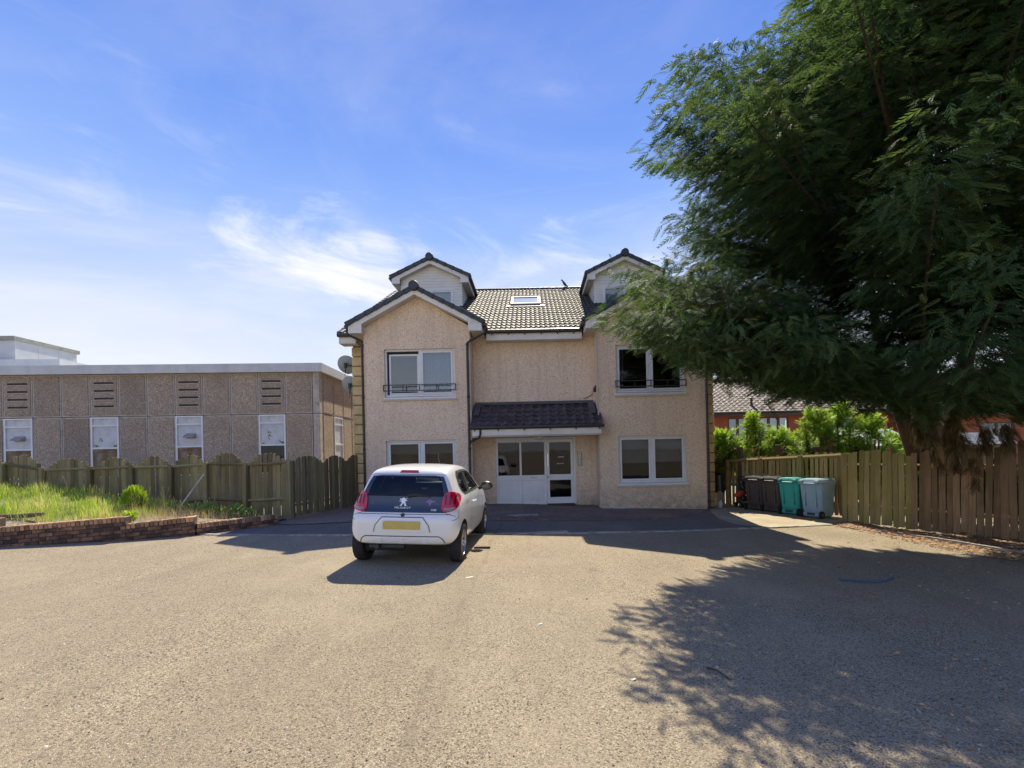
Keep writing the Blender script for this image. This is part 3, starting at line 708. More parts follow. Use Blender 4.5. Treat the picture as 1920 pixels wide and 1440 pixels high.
for ax, half in ((-3.38, 1.95), (3.57, 1.96)):
    az, drop = 6.50, 1.04
    gr_ = gable_roof(None, ax, az+.05, half+.02, drop, GY+.02, 16.15, name='wing_roof'); gr_['kind'] = 'stuff'
    bd = MB()
    for poly in gable_board(ax, az, half, drop, .215, .39, .155, 0, 0): bd.prism(poly, GY, GY+.03)
    hp(bd, 'bargeboard', 'whitewood')
    sf = MB(); sl_ = drop/half
    for sd in (-1, 1):
        xo, xi = ax+sd*half, ax+sd*(half-.36)
        sf.add([(xo, GY+.03, 5.255), (xi, GY+.03, 5.255), (xi, HR+.1, 5.255), (xo, HR+.1, 5.255)], [(0, 1, 2, 3)])
        sf.add([(xi, GY+.03, az-(half-.36)*sl_-.15), (ax, GY+.03, az-.15), (ax, HF+.02, az-.15), (xi, HF+.02, az-(half-.36)*sl_-.15)], [(0, 1, 2, 3)])
        sf.add([(xi, GY+.03, 5.255), (xi, HF+.02, 5.255), (xi, HF+.02, 5.56), (xi, GY+.03, 5.56)], [(0, 1, 2, 3)])
    hp(sf, 'soffit', 'soffit')
    for sd in (-1, 1):
        xo = ax+sd*half; hp(MB().box(min(xo, xo-sd*.025), max(xo, xo-sd*.025), GY+.03, EY+.05, 5.25, 5.45), 'fascia', 'whitewood')
    verge_run(house, ax, az+.085, half+.05, drop+.02, GY-.02, 7)
    # side gutters of the wing, half round, running back to the main eave
    for sd in (-1, 1):
        xo = ax+sd*(half+.07); hp(MB().tube([(xo, GY+.02, 5.45), (xo, EY+.12, 5.45)], .06, 10), 'gutter', 'brownblack', smooth=True)
# main eave: fascia, soffit, gutter in the recess and at the two outer ends
for x0, x1 in ((-5.87, -5.36), (-1.36, 1.56), (5.60, 5.92)):
    hp(MB().box(x0, x1, EY+.0, EY+.025, 5.10, 5.33), 'eave_fascia', 'whitewood'); hp(MB().box(x0, x1, EY+.025, HR+.02, 5.10, 5.115), 'eave_soffit', 'soffit'); hp(MB().tube([(x0-.02, EY-.05, 5.35), (x1+.02, EY-.05, 5.35)], .062, 10), 'gutter', 'brownblack', smooth=True)
for x in (-5.87, 5.895): hp(MB().box(x, x+.025, EY+.026, HR, 5.10, 5.36), 'eave_fascia', 'whitewood')
for i in range(6): hp(MB().box(-1.2+i*.5, -1.17+i*.5, EY-.045, EY, 5.25, 5.31), 'gutter_bracket', 'brownblack')
# verge of the main roof seen at the left end: stepped tile ends
vt = None
for k, xv in enumerate((-5.93, 5.84)):
    for i in range(19):
        t = i/19
        if vt is None:
            o = MB().box(0, .16, 0, SL/19+.03, -.08, .05).build('verge_tile', 'verge', house, bevel=.01); vt = o.data
        else: o = link('verge_tile', vt, house)
        o.matrix_local = Matrix.Translation(Vector((xv, EY+(RY-EY)*t, EZ+.06+(RZ-EZ)*t))-HO) @ Matrix.Rotation(math.atan2(RZ-EZ, RY-EY)-.04, 4, 'X')
# downpipes
def downpipe(pts, r=.036):
    mb = MB().tube(pts, r, 10)
    z = pts[-1][2]+.2
    while z < pts[-2][2]: mb.lathe([(r+.004, -.03), (r+.012, -.02), (r+.012, .02), (r+.004, .03)], 10, 0, Matrix.Translation((pts[-1][0], pts[-1][1], z))); z += 1.55
    hp(mb, 'downpipe', 'black', smooth=True)
downpipe([(-5.42, GY+.1, 5.38), (-5.40, GY+.12, 5.24), (-5.06, HF-.03, 5.08), (-5.045, HF-.02, 4.95), (-5.045, HF-.02, .1)])
downpipe([(-1.34, GY+.12, 5.40), (-1.36, GY+.12, 5.20), (-1.80, HF-.06, 5.02), (-1.90, HF-.055, 4.95), (-1.90, HF-.055, .05)])
downpipe([(5.60, GY+.1, 5.38), (5.58, GY+.12, 5.22), (5.22, HF-.05, 5.06), (5.215, HF-.03, 4.95), (5.215, HF-.03, -.12)])
# ---- dormers: cladding wall is the part, its pieces are sub-parts
def dormer(ax, half_w, half_r, az, drop, win_half):
    wy = 17.1; gy = 16.85; zt = az-.16
    wz = az-drop-.02; mb = MB(); z = 6.9
    # overlapping weatherboards on the face
    bh = .105; slope = drop/half_r
    while z < zt-.02:
        z1 = min(z+bh, zt); 
        for (a, b) in ((-half_w, -win_half-.07), (win_half+.07, half_w)) if z1 <= 7.80 else ((-half_w, half_w),):
            l0, l1 = max(.001, (zt+.05-z)/slope), max(.001, (zt+.05-z1)/slope)
            xa, xb, xc, xd = max(a, -l0), min(b, l0), min(b, l1), max(a, -l1)
            if xb-xa < .02: continue
            mb.add([(ax+xa, wy-.018, z), (ax+xb, wy-.018, z), (ax+xc, wy-.004, z1), (ax+xd, wy-.004, z1), (ax+xa, wy+.01, z), (ax+xb, wy+.01, z)], [(0, 1, 2, 3), (0, 4, 5, 1)])
        z = z1
    # backing and cheeks (run back until the roof swallows them)
    for sd in (-1, 1):
        x = ax+sd*half_w; zz = 6.9
        while zz < wz+.1:
            mb.add([(x+sd*.018, wy-.01, zz), (x+sd*.018, 20, zz), (x+sd*.004, 20, zz+bh), (x+sd*.004, wy-.01, zz+bh), (x-sd*.01, wy-.01, zz), (x-sd*.01, 20, zz)], [(0, 1, 2, 3), (0, 1, 5, 4)]); zz += bh
    mb.add([(ax-half_w, wy+.012, 6.9), (ax-win_half-.07, wy+.012, 6.9), (ax-win_half-.07, wy+.012, wz), (ax-half_w, wy+.012, wz)], [(0, 1, 2, 3)])
    d = hp(mb, 'dormer', 'clad')
    bd = MB()
    for poly in gable_board(ax, az, half_r, drop, .205, .30, .15, 0, 0): bd.prism(poly, gy, gy+.028)
    hp(bd, 'bargeboard', 'whitewood', d)
    sf = MB(); 
    for sd in (-1, 1):
        xo, xi = ax+sd*half_r, ax+sd*half_w; zf = az-drop-.20
        sf.add([(xo, gy+.028, zf), (xi, gy+.028, zf), (xi, 19.3, zf), (xo, 19.3, zf)], [(0, 1, 2, 3)])
        sf.add([(xi, gy+.028, az-half_w*slope-.14), (ax, gy+.028, az-.14), (ax, wy+.02, az-.14), (xi, wy+.02, az-half_w*slope-.14)], [(0, 1, 2, 3)])
    hp(sf, 'soffit', 'soffit', d)
    for sd in (-1, 1): x = ax+sd*half_r; hp(MB().box(min(x, x-sd*.025), max(x, x-sd*.025), gy+.03, 19.3, az-drop-.205, az-drop-.02), 'fascia', 'whitewood', d)
    for sd in (-1, 1): x = ax+sd*(half_r+.06); hp(MB().tube([(x, gy, az-drop-.0), (x, 19.0, az-drop-.0)], .058, 10), 'gutter', 'brownblack', d, smooth=True)
    gr_ = gable_roof(d, ax, az+.05, half_r+.02, drop, gy+.02, 20.4, name='roof'); gr_['kind'] = 'stuff'
    verge_run(d, ax, az+.085, half_r+.05, drop+.015, gy-.02, 5)
    f = MB(); x0, x1, z0, z1 = ax-win_half, ax+win_half, 6.85, 7.80
    for a, b, c, e in ((x0-.07, x0+.02, z0, z1), (x1-.02, x1+.07, z0, z1), (x0-.07, x1+.07, z1, z1+.055), (ax-.035, ax+.035, z0, z1)): f.box(a, b, wy-.03, wy+.03, c, e)
    f.box(x0+.02, x1-.02, wy-.012, wy+.03, z1-.05, z1)
    hp(f, 'window_frame', 'white', d)
    hp(MB().box(x0+.02, x1-.02, wy+.012, wy+.018, z0, z1-.05), 'window_pane', 'glass', d)
    hp(MB().box(x0+.02, x1-.02, wy+.10, wy+.12, z0, z1-.02), 'window_blind', 'curtain', d)
    return d
dormer(-3.70, 1.16, 1.425, 8.90, .68, .74)
dormer(3.56, 1.16, 1.41, 8.90, .68, .74)
# ---- skylight
nrm = Vector((0, -(RZ-EZ), RY-EY)).normalized(); up = sl.normalized()
def roof_at(x, Y): return Vector((x, Y, EZ+(RZ-EZ)*(Y-EY)/(RY-EY)))
sk0, sk1 = roof_at(-.73, 16.95), roof_at(.39, 18.1)
Lk = (roof_at(0, 18.1)-roof_at(0, 16.95)).length
Rm = Matrix.Translation(sk0) @ Matrix(((1, up.x, nrm.x, 0), (0, up.y, nrm.y, 0), (0, up.z, nrm.z, 0), (0, 0, 0, 1)))
k = MB(); wk = 1.12
for a, b, c, d in ((0, wk, 0, .09), (0, wk, Lk-.09, Lk), (0, .09, .09, Lk-.09), (wk-.09, wk, .09, Lk-.09)): k.box(a, b, c, d, -.02, .12, 0, Rm)
skl = hp(k, 'skylight', 'greyplastic')
hp(MB().box(.09, wk-.09, .09, Lk-.09, .06, .085, 0, Rm), 'pane', 'skyglass', skl)
hp(MB().box(-.14, wk+.14, -.22, -.01, .01, .06, 0, Rm), 'flashing', 'lead', skl)
# ---- windows
def window(hole, y, kind, tilt=False, rail=False, glass='glass'):
    x0, x1, z0, z1 = hole; xm = (x0+x1)/2; yy = y+.07; fr = .055; zb = z0+.075
    f = MB()
    f.box(x0, x0+fr, yy, yy+.07, zb, z1).box(x1-fr, x1, yy, yy+.07, zb, z1).box(x0+fr, x1-fr, yy, yy+.07, z1-fr, z1).box(x0+fr, x1-fr, yy, yy+.07, zb, zb+fr).box(xm-.035, xm+.035, yy, yy+.07, zb+fr, z1-fr)
    wo = hp(f, 'window', 'white', bevel=.005)
    for i, (a, b) in enumerate(((x0+fr, xm-.035), (xm+.035, x1-fr))):
        s_ = MB(); w_ = .062; ys = yy-.012; c, d = zb+fr, z1-fr
        if tilt and i == 0: a += .05; d -= .07; ys = yy+.05
        e = .004
        s_.box(a+e, a+w_, ys, ys+.05, c+e, d-e).box(b-w_, b-e, ys, ys+.05, c+e, d-e).box(a+w_, b-w_, ys, ys+.05, d-w_, d-e).box(a+w_, b-w_, ys, ys+.05, c+e, c+w_)
        hp(s_, 'sash', 'white', wo, bevel=.006)
        hp(MB().box(a+w_-.004, b-w_+.004, ys+.022, ys+.03, c+w_-.004, d-w_+.004), 'pane', glass, wo)
        if tilt and i == 0: hp(MB().box(a-.05, b, yy+.10, yy+.11, c, d+.07), 'sash_shadow_gap', 'dark', wo)  # dark board standing for the shade in the open gap
        hd = MB().box((b-.05 if i == 0 else a+.02), (b-.02 if i == 0 else a+.05), ys-.03, ys, (c+d)/2-.06, (c+d)/2+.06); hp(hd, 'handle', 'white', wo) if False else None
    hp(MB().prismx([(yy-.10, z0+.0), (yy-.10, z0+.045), (yy+.06, z0+.078), (yy+.06, z0)], x0-.03, x1+.03), 'sill', 'white', wo)
    hp(MB().box(x0-.05, x1+.05, y-.045, y+.02, z0-.055, z0-.002), 'stone_sill', 'margin', wo)
    yb = yy+.16
    if kind == 'none':
        cu = MB()
        for xa, xb in ((x0-.02, x0+.30), (x1-.26, x1+.02)):
            n = 20; ps = [(lerp(xa, xb, i/n), yb+.05+.03*math.sin(i*1.3)) for i in range(n+1)]; o_ = len(cu.v); cu.add([(x, yq, z0) for x, yq in ps]+[(x, yq, z1) for x, yq in ps], [(i, i+1, n+2+i, n+1+i) for i in range(n)])
        hp(cu, 'curtain', 'room', wo, smooth=True)
    if kind == 'net':
        cu = MB(); n = 84; ps = [(lerp(x0, x1, i/n), yb+.028*math.sin(i*1.15)+.012*math.sin(i*.37+1)) for i in range(n+1)]
        cu.add([(x, yq, z0) for x, yq in ps]+[(x, yq, z1) for x, yq in ps], [(i, i+1, n+2+i, n+1+i) for i in range(n)])
        hp(cu, 'curtain', 'curtain', wo, smooth=True)
    if kind == 'half':
        b_ = MB()
        for a, b, zz in ((x0, xm-.01, z0+.66), (xm+.01, x1, z0+.68)): b_.box(a, b, yb, yb+.006, zz, z1)
        hp(b_, 'roller_blind', 'blind', wo)
    if kind == 'brown':
        b_ = MB()
        zz = z1-.10
        while zz > z0: b_.box(x0, x1, yb, yb+.035, zz, zz+.006); zz -= .042
        b_.box(x0, x1, yb+.05, yb+.056, z0, z1)
        hp(b_, 'slatted_blind', 'brown_reflection', wo)
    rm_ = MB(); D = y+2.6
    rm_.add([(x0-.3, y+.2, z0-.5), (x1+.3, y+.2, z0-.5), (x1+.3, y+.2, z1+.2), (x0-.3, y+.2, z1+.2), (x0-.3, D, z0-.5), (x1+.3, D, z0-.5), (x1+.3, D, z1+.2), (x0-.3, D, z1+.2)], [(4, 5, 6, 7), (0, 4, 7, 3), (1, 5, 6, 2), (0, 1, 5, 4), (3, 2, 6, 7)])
    hp(rm_, 'room', 'room' if kind == 'none' else 'dark', wo)  # near-black rooms carry indoor shade; the upper-right one is painted paler as room light
    if rail:
        r = MB(); yr = y-.05; za, zbb = z0+.24, z0+.41
        for zz in (za, zbb): r.box(x0-.03, x1+.03, yr-.012, yr+.012, zz-.013, zz+.013)
        for t in (.0, .27, .5, .74, 1.0): xx = lerp(x0-.02, x1+.02, t); r.box(xx-.012, xx+.012, yr-.011, yr+.011, za+.013, zbb-.013)
        for xx in (x0-.02, x1+.02): r.box(xx-.012, xx+.012, yr+.012, y+.04, zbb-.011, zbb+.011).box(xx-.012, xx+.012, yr+.012, y+.04, za-.011, za+.011)
        hp(r, 'guard_rail', 'brownblack', wo)
window(win_ul, HF, 'net', tilt=True, rail=True)
window(win_ll, HF, 'brown', glass='glass_plain')
window(win_ur, HF, 'none', rail=True, glass='glass_plain')
window(win_lr, HF, 'half', glass='glass_plain')
# ---- porch
pts_top, pts_bot = 3.19, 2.44; PY = 13.12; pu = Vector((0, HR-PY, pts_top-pts_bot)); PL = pu.length; pun = pu.normalized(); pnn = Vector((0, -pun.z, pun.y))
pb = MB()
pb.prismx([(PY+.02, pts_bot-.05), (HR-.003, pts_top-.06), (HR-.003, 2.12), (PY+.06, 2.12)], -1.775, 1.955)
porch = hp(pb, 'porch_roof', 'soffit')
ptm = None; ncol, nrow = 15, 5; x0p, x1p = -1.80, 2.03; tw = (x1p-x0p)/ncol; gauge = (PL-.02)/nrow
for r_ in range(nrow):
    for c_ in range(ncol):
        if ptm is None:
            mb = MB(); n = 9; prof = [(tw*i/(n-1)*1.03, .020*(1.25*math.cos(2*PI*i/(n-1))+.45*math.cos(4*PI*i/(n-1)+.6))) for i in range(n)]
            lo = [(x, 0, h+.034) for x, h in prof]; hi = [(x, gauge+.03, h+.002) for x, h in prof]; lb = [(x, 0, h+.008) for x, h in prof]
            mb.add(lo+hi+lb, [(i, i+1, n+i+1, n+i) for i in range(n-1)]+[(2*n+i, 2*n+i+1, i+1, i) for i in range(n-1)])
            o = mb.build('tile', 'tile_porch', porch, smooth=True); ptm = o.data
        else: o = link('tile', ptm, porch)
        p = Vector((x0p+tw*c_, PY, pts_bot))+pun*(gauge*r_)-HO
        o.matrix_local = Matrix.Translation(p) @ Matrix(((1, 0, 0, 0), (0, pun.y, pnn.y, 0), (0, pun.z, pnn.z, 0), (0, 0, 0, 1))) @ Matrix.Rotation(random.uniform(-.012, .012), 4, 'X')
Rp = Matrix.Translation((0, PY, pts_bot)) @ Matrix(((1, 0, 0, 0), (0, pun.y, pnn.y, 0), (0, pun.z, pnn.z, 0), (0, 0, 0, 1)))
fl = MB().box(-1.77, 1.90, PL-.17, PL+.0, .05, .068, 0, Rp)
fl.box(-1.78, -1.60, PL-.80, PL-.0, .052, .066, 0, Rp).box(1.72, 1.905, PL-.80, PL-.0, .052, .066, 0, Rp)
hp(fl, 'flashing', 'lead', porch)
hp(MB().tube([(-1.82, PY-.04, 2.395), (2.06, PY-.04, 2.395)], .055, 10), 'gutter', 'brownblack', porch, smooth=True)
xs = [-1.755, -1.0, -.25, .5, 1.25, 1.99]
fm = None
for i in range(5):
    hp(MB().box(xs[i]+.003, xs[i+1]-.003, PY+.0, PY+.022, 2.165, 2.335), 'fascia_board', 'whitewood', porch)
br_ = MB()
for x in (-1.68, -1.0, -.25, .5, 1.25, 1.93): br_.box(x-.017, x+.017, PY-.03, PY+.0, 2.29, 2.35)
hp(br_, 'gutter_bracket', 'brownblack', porch)
hp(MB().tube([(-1.52, PY-.03, 2.38), (-1.52, PY-.02, 2.22), (-1.56, PY+.05, 2.12), (-1.86, HF-.09, 2.0), (-1.895, HF-.06, 1.93)], .032, 8), 'downpipe', 'brownblack', porch, smooth=True)
lmp = MB(); lmp.lathe([(.0, -.09), (.09, -.085), (.15, -.06), (.175, -.02), (.175, .0)], 20, 0, Matrix.Translation((.20, 13.85, 2.118)))
hp(lmp, 'ceiling_lamp', 'lamp', porch, smooth=True)
# ---- entrance screen and door
DY = HR+.05
e = MB(); X0, X1, XM, XD = -1.19, 1.33, -.41, .375
e.box(X0, X0+.07, DY, DY+.08, 0, 2.2).box(X1-.07, X1, DY, DY+.08, 0, 2.2).box(X0+.07, X1-.07, DY, DY+.08, 2.06, 2.2).box(XD-.035, XD+.035, DY, DY+.08, 0, 2.06)
e.box(XM-.03, XM+.03, DY, DY+.08, .07, 2.06).box(X0+.07, XD-.035, DY, DY+.08, 0, .07)
e.box(X0+.07, XM-.03, DY+.004, DY+.076, 1.97, 2.06).box(XM+.03, XD-.035, DY+.004, DY+.076, 1.97, 2.06)
e.box(X0+.07, XM-.03, DY+.004, DY+.076, .77, .93).box(XM+.03, XD-.035, DY+.004, DY+.076, .77, .93)
scr = hp(e, 'entrance_screen', 'white', bevel=.004)
for a, b in ((X0+.07, XM-.03), (XM+.03, XD-.035)):
    hp(MB().box(a, b, DY+.035, DY+.043, .93, 1.97), 'pane', 'glassdark', scr)
    hp(MB().box(a, b, DY+.03, DY+.05, .07, .77), 'panel', 'white', scr)
    hp(MB().box(a+.05, b-.05, DY+.018, DY+.03, .12, .72), 'raised_panel', 'white', scr, bevel=.008)
def text(body, size, mat, name, parent, loc, rot, extrude=.0015, org=None, **k):
    cu = bpy.data.curves.new(name, 'FONT'); cu.body = body; cu.size = size; cu.extrude = extrude; cu.align_x = 'CENTER'; cu.align_y = 'CENTER'; cu.resolution_u = 3
    t = bpy.data.objects.new('t', cu); COL.objects.link(t); dg = bpy.context.evaluated_depsgraph_get()
    me = bpy.data.meshes.new_from_object(t.evaluated_get(dg)); bpy.data.objects.remove(t)
    me.materials.clear(); me.materials.append(MT[mat])
    o = link(name, me, parent); o.location = Vector(loc)-(org if org is not None else HO); o.rotation_euler = rot; return o
text('10-16', .075, 'brownblack', 'number_lettering', scr, (.0, DY-.001, .85), (PI/2, 0, 0))
dl = MB(); a, b = XD+.04, X1-.075; y0 = DY+.008
dl.box(a, a+.085, y0, y0+.055, .02, 2.05).box(b-.085, b, y0, y0+.055, .02, 2.05).box(a+.085, b-.085, y0, y0+.055, 1.95, 2.05).box(a+.085, b-.085, y0, y0+.055, .76, .94).box(a+.085, b-.085, y0, y0+.055, .02, .22)
door = hp(dl, 'door', 'white', bevel=.005)
hp(MB().box(a+.085, b-.085, y0+.02, y0+.03, .94, 1.95), 'pane', 'glassdark', door)
hp(MB().box(a+.085, b-.085, y0+.02, y0+.03, .22, .76), 'pane', 'glassdark', door)
hp(MB().tube([(a+.035, y0, 1.62), (a+.035, y0-.06, 1.60), (a+.035, y0-.06, 1.18), (a+.035, y0, 1.16)], .014, 8), 'handle', 'chrome', door, smooth=True)
hp(MB().lathe([(.0, -.02), (.022, -.02), (.022, 0)], 10, 0, Matrix.Translation((a+.03, y0-.001, .86)) @ Matrix.Rotation(PI/2, 4, 'X') @ Matrix.Scale(-1, 4, (0, 0, 1))), 'lock', 'black', door)
st = MB()
for z, wd in ((1.45, .17), (1.25, .10), (1.25, .035), (1.25, .03)):
    pass
cxd = (a+b)/2+.0
st.box(cxd-.06, cxd+.12, y0+.016, y0+.0195, 1.475, 1.492)
for k_, (q0, q1) in enumerate(((-.10, -.02), (.005, .035), (.06, .10))): st.box(cxd+q0, cxd+q1, y0+.016, y0+.0195, 1.265, 1.285)
hp(st, 'window_sticker', 'white', door)
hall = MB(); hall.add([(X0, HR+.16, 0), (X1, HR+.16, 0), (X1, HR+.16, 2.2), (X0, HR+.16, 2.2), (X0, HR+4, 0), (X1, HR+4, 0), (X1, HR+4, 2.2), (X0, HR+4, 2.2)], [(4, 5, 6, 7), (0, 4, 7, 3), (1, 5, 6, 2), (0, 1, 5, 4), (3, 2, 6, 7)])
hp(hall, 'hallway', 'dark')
hp(MB().box(a, b, HR-.36, HR+.0, -.01, .028), 'door_mat', 'dark')
ic = MB().box(1.395, 1.51, HR-.035, HR, 1.19, 1.63)
ico = hp(ic, 'intercom', 'black', bevel=.006)
hp(MB().box(1.408, 1.497, HR-.041, HR-.035, 1.205, 1.615), 'face_plate', 'steel', ico)
bt = MB()
for i in range(6): bt.box(1.432, 1.455, HR-.046, HR-.041, 1.24+i*.045, 1.262+i*.045); bt.box(1.462, 1.485, HR-.046, HR-.041, 1.24+i*.045, 1.262+i*.045)
bt.lathe([(0, -.006), (.024, -.006), (.024, 0)], 10, 0, Matrix.Translation((1.452, HR-.041, 1.56)) @ Matrix.Rotation(-PI/2, 4, 'X'))
hp(bt, 'button', 'black', ico)
# small black lamp on the side of the right wing, and a dark cable stub over the porch
q = P(1114, 731, HR-.3)
hp(MB().box(WRi-.09, WRi-.002, q.y-.04, q.y+.04, q.z-.07, q.z+.07).box(WRi-.05, WRi-.002, q.y-.02, q.y+.02, q.z+.07, q.z+.14), 'wall_lamp', 'black', bevel=.008)
hp(MB().tube([(1.62, HR-.02, 3.30), (1.72, HR-.03, 3.33), (1.85, HR-.04, 3.40), (1.9, HR-.03, 3.47)], .012, 6), 'cable', 'brownblack')
# base slip: pale strip along the foot of the right wing

# ================================================================== GREY PANEL BUILDING (left)
BA = math.radians(3.5)
gb_o = thing('panel_building', (-7.97, 17.0, 0), 'low flat-roofed building of grey pebble-faced concrete panels with white fascia', 'building', rz=BA)
PW, JZ, TZ, BZ = .985, 3.28, 4.83, -.1
pmesh = {}
def panel(kind, x, z0, z1, side=False):
    """one aggregate panel with a smooth border; slots for the vented kind"""
    key = (kind, round(z1-z0, 2), side)
    w = PW-.022 if not side else 1.08-.022; h = z1-z0-.022
    if key not in pmesh:
        mb = MB()
        mb.box(0, w, .022, .12, 0, h, 1)
        if kind == 'vent':
            zs = [0]
            for i in range(4): c = h*(.24+.185*i); zs += [c-.035, c+.035]
            zs.append(h)
            for i in range(0, len(zs), 2): mb.box(.05, w-.05, 0, .036, max(zs[i], .05), min(zs[i+1], h-.05), 0)
            for i in range(1, len(zs)-1, 2):
                mb.box(.04, .13, 0, .036, zs[i], zs[i+1], 0).box(w-.13, w-.04, 0, .036, zs[i], zs[i+1], 0); mb.box(.13, w-.13, .012, .021, zs[i], zs[i+1], 2)  # dark strips painted as the shade inside shallow vent slots
                mb.box(.11, w-.11, -.014, .036, zs[i]-.026, zs[i]-.001, 1).box(.115, .132, -.006, .03, zs[i], zs[i+1], 1).box(w-.132, w-.115, -.006, .03, zs[i], zs[i+1], 1)
        else: mb.box(.05, w-.05, 0, .036, .05, h-.05, 0)
        o = mb.build('concrete_panel', ['agg_sunlit_side' if side else 'agg', 'concrete', 'seam'], gb_o); pmesh[key] = o.data
    else: o = link('concrete_panel', pmesh[key], gb_o)
    if side: o.location = (.0, x, z0+.011); o.rotation_euler = (0, 0, PI/2)
    else: o.location = (x, 0, z0+.011)
    return o
NP = 15; xR = -.26
def old_window(x, kind, side=False):
    """tall narrow window: white frame, boarded panes, louvre or dark glass below"""
    mb = MB(); w = PW-.02; z0, z1 = 1.05, JZ-.02; zt, zm = 2.95, 2.13
    for a, b, c, d in ((0, .055, z0, z1), (w-.055, w, z0, z1), (.055, w-.055, z1-.05, z1), (.055, w-.055, zt-.03, zt+.03), (.055, w-.055, zm-.03, zm+.03), (.055, w-.055, z0, z0+.06)): mb.box(a, b, -.02, .06, c, d)
    o = mb.build('window', 'white', gb_o)
    if side: o.location = (0, x, 0); o.rotation_euler = (0, 0, PI/2)
    else: o.location = (x, 0, 0)
    MB().box(.055, w-.055, .02, .03, zt+.03, z1-.05).build('top_pane', 'oldwhite', o)
    MB().box(.055, w-.055, .02, .03, zm+.03, zt-.03).build('board', 'oldwhite', o)
    if kind in ('hood', 'moss'):
        lv = MB(); z = z0+.07
        while z < zm-.06: lv.add([(.057, -.012, z), (w-.057, -.012, z), (w-.057, .03, z+.05), (.057, .03, z+.05), (.057, -.012, z-.008), (w-.057, -.012, z-.008)], [(0, 1, 2, 3), (4, 5, 1, 0)]); z += .052
        lv.box(.057, w-.057, .04, .05, z0+.06, zm-.03)
        l_ = lv.build('louvre', 'louvre', o); l_['kind'] = 'stuff'
    else: MB().box(.055, w-.055, .02, .03, z0+.06, zm-.03).build('pane', 'glass_plain' if not side else 'oldwhite', o); MB().box(.055, w-.055, .10, .11, z0+.06, zm-.03).build('dark_lining', 'dark', o)
    if kind == 'hood':
        mb = MB().prismx([(-.16, 2.50), (-.16, 2.46), (.02, 2.46), (.02, 2.60)], .34, .70); mb.box(.36, .68, -.02, .02, 2.44, 2.62); mb.build('vent_hood', 'greyplastic', o)
    else:
        ms = MB(); r_ = random.Random(int(abs(x)*10))
        for i in range(26 if not side else 0):
            cx = r_.choice([.30, .36, .78, .85, .9, .2]) + r_.gauss(0, .04); cz = zm+.05+abs(r_.gauss(0, .05)) if cx > .6 or cx < .25 else zm+.2+r_.random()*.32
            s_ = r_.uniform(.012, .04); ms.add([(cx+s_*math.cos(t*PI/3)*r_.uniform(.7, 1.2), .014, min(zt-.05, cz+s_*math.sin(t*PI/3))) for t in range(6)]+[(cx, .004, min(zt-.05, cz))], [(t, (t+1) % 6, 6) for t in range(6)])
        if not side: ms.build('moss_patch', 'mossy', o)
    return o
for i in range(NP):
    x = xR-PW*(i+1); k = (i-1) % 3 == 0
    panel('vent' if k else 'plain', x, JZ, TZ)
    if k: old_window(x+.01, {1: 'glass', 4: 'hood', 7: 'moss', 10: 'hood', 13: 'moss'}[i])
    if k: o = panel('plain', x, BZ, 1.03)
    else: panel('plain', x, BZ, JZ)
for i in range(6):
    y = .30+1.08*i
    panel('plain', y, JZ, TZ, True)
    if i == 1: old_window(y+.01, 'glass', True); panel('plain', y, BZ, 1.03, True)
    else: panel('plain', y, BZ, JZ, True)
cp = MB().box(-.245, -.01, -.01, .26, BZ, JZ-.01).box(-.245, -.01, -.01, .26, JZ+.01, TZ); cp.build('corner_pier', 'concrete', gb_o, bevel=.012)
co = MB().box(-17, -.14, .121, .2, BZ, TZ).box(-.2, -.125, .3, 8, BZ, TZ).box(-17, -.2, .2, 8, 4.6, 4.75); co.build('core_wall', 'dark', gb_o)
fx = 0; fi = 0
for i in range(7):
    L = 2.55; x1 = .14-L*i; MB().box(x1-L+.004, x1, -.17, -.15, TZ-.01, 5.115).build('fascia_panel', 'fascia', gb_o)
for i in range(4): MB().box(.14, .16, -.17+2.4*i+.004, -.17+2.4*(i+1), TZ-.012, 5.113).build('fascia_panel', 'fascia', gb_o)
MB().box(-17.6, .135, -.149, 9, TZ+.0, TZ+.02).build('eave_soffit', 'soffit', gb_o)
MB().box(-17.6, .158, -.168, 9, 5.116, 5.14).build('flat_roof', 'fascia', gb_o)
sw = MB()
for i in range(7):
    for dx in (.05, -.05): 
        for dz in (.06, .14, .22): sw.lathe([(0, -.006), (.008, -.006), (.008, 0)], 6, 0, Matrix.Translation((.14-2.55*i+dx-.004, -.1705, TZ+dz)) @ Matrix.Rotation(-PI/2, 4, 'X'))
sw.build('fixing_bolts', 'greyplastic', gb_o)
# upper storey seen over the roof at far left: white fascia step and a grey lantern box
def lp(x, y, dep):                                            # point of the front-parallel plane at local depth dep
    a, b = ray(x, y); c, s_ = math.cos(BA), math.sin(BA); X0, Y0 = -7.97, 17.0
    Y = (dep+c*Y0-s_*X0)/(c-s_*a); X = a*Y
    return (c*(X-X0)+s_*(Y-Y0), dep, CH+b*Y)
u = lp(112, 686, 4.0); v = lp(112, 673, 4.0)
MB().box(-20, u[0], 4.0, 9.5, 5.14, v[2]).build('upper_roof', 'fascia', gb_o)
u = lp(29, 671, 4.6); v = lp(29, 633, 4.6); r2 = lp(112, 655, 7.6)
ph = MB().box(-20, u[0], 4.6, 4.65, 5.6, v[2]-.12); ph.build('lantern_wall', 'penthouse', gb_o)
for i in range(3): MB().box(u[0]-.03, u[0]+.0, 4.65+i*.98, 4.65+(i+1)*.98-.01, 5.6, v[2]-.12).build('lantern_panel', 'penthouse', gb_o)
MB().box(-20, u[0]+.06, 4.5, 7.7, v[2]-.12, v[2]+.06).build('lantern_roof', 'fascia_old', gb_o)

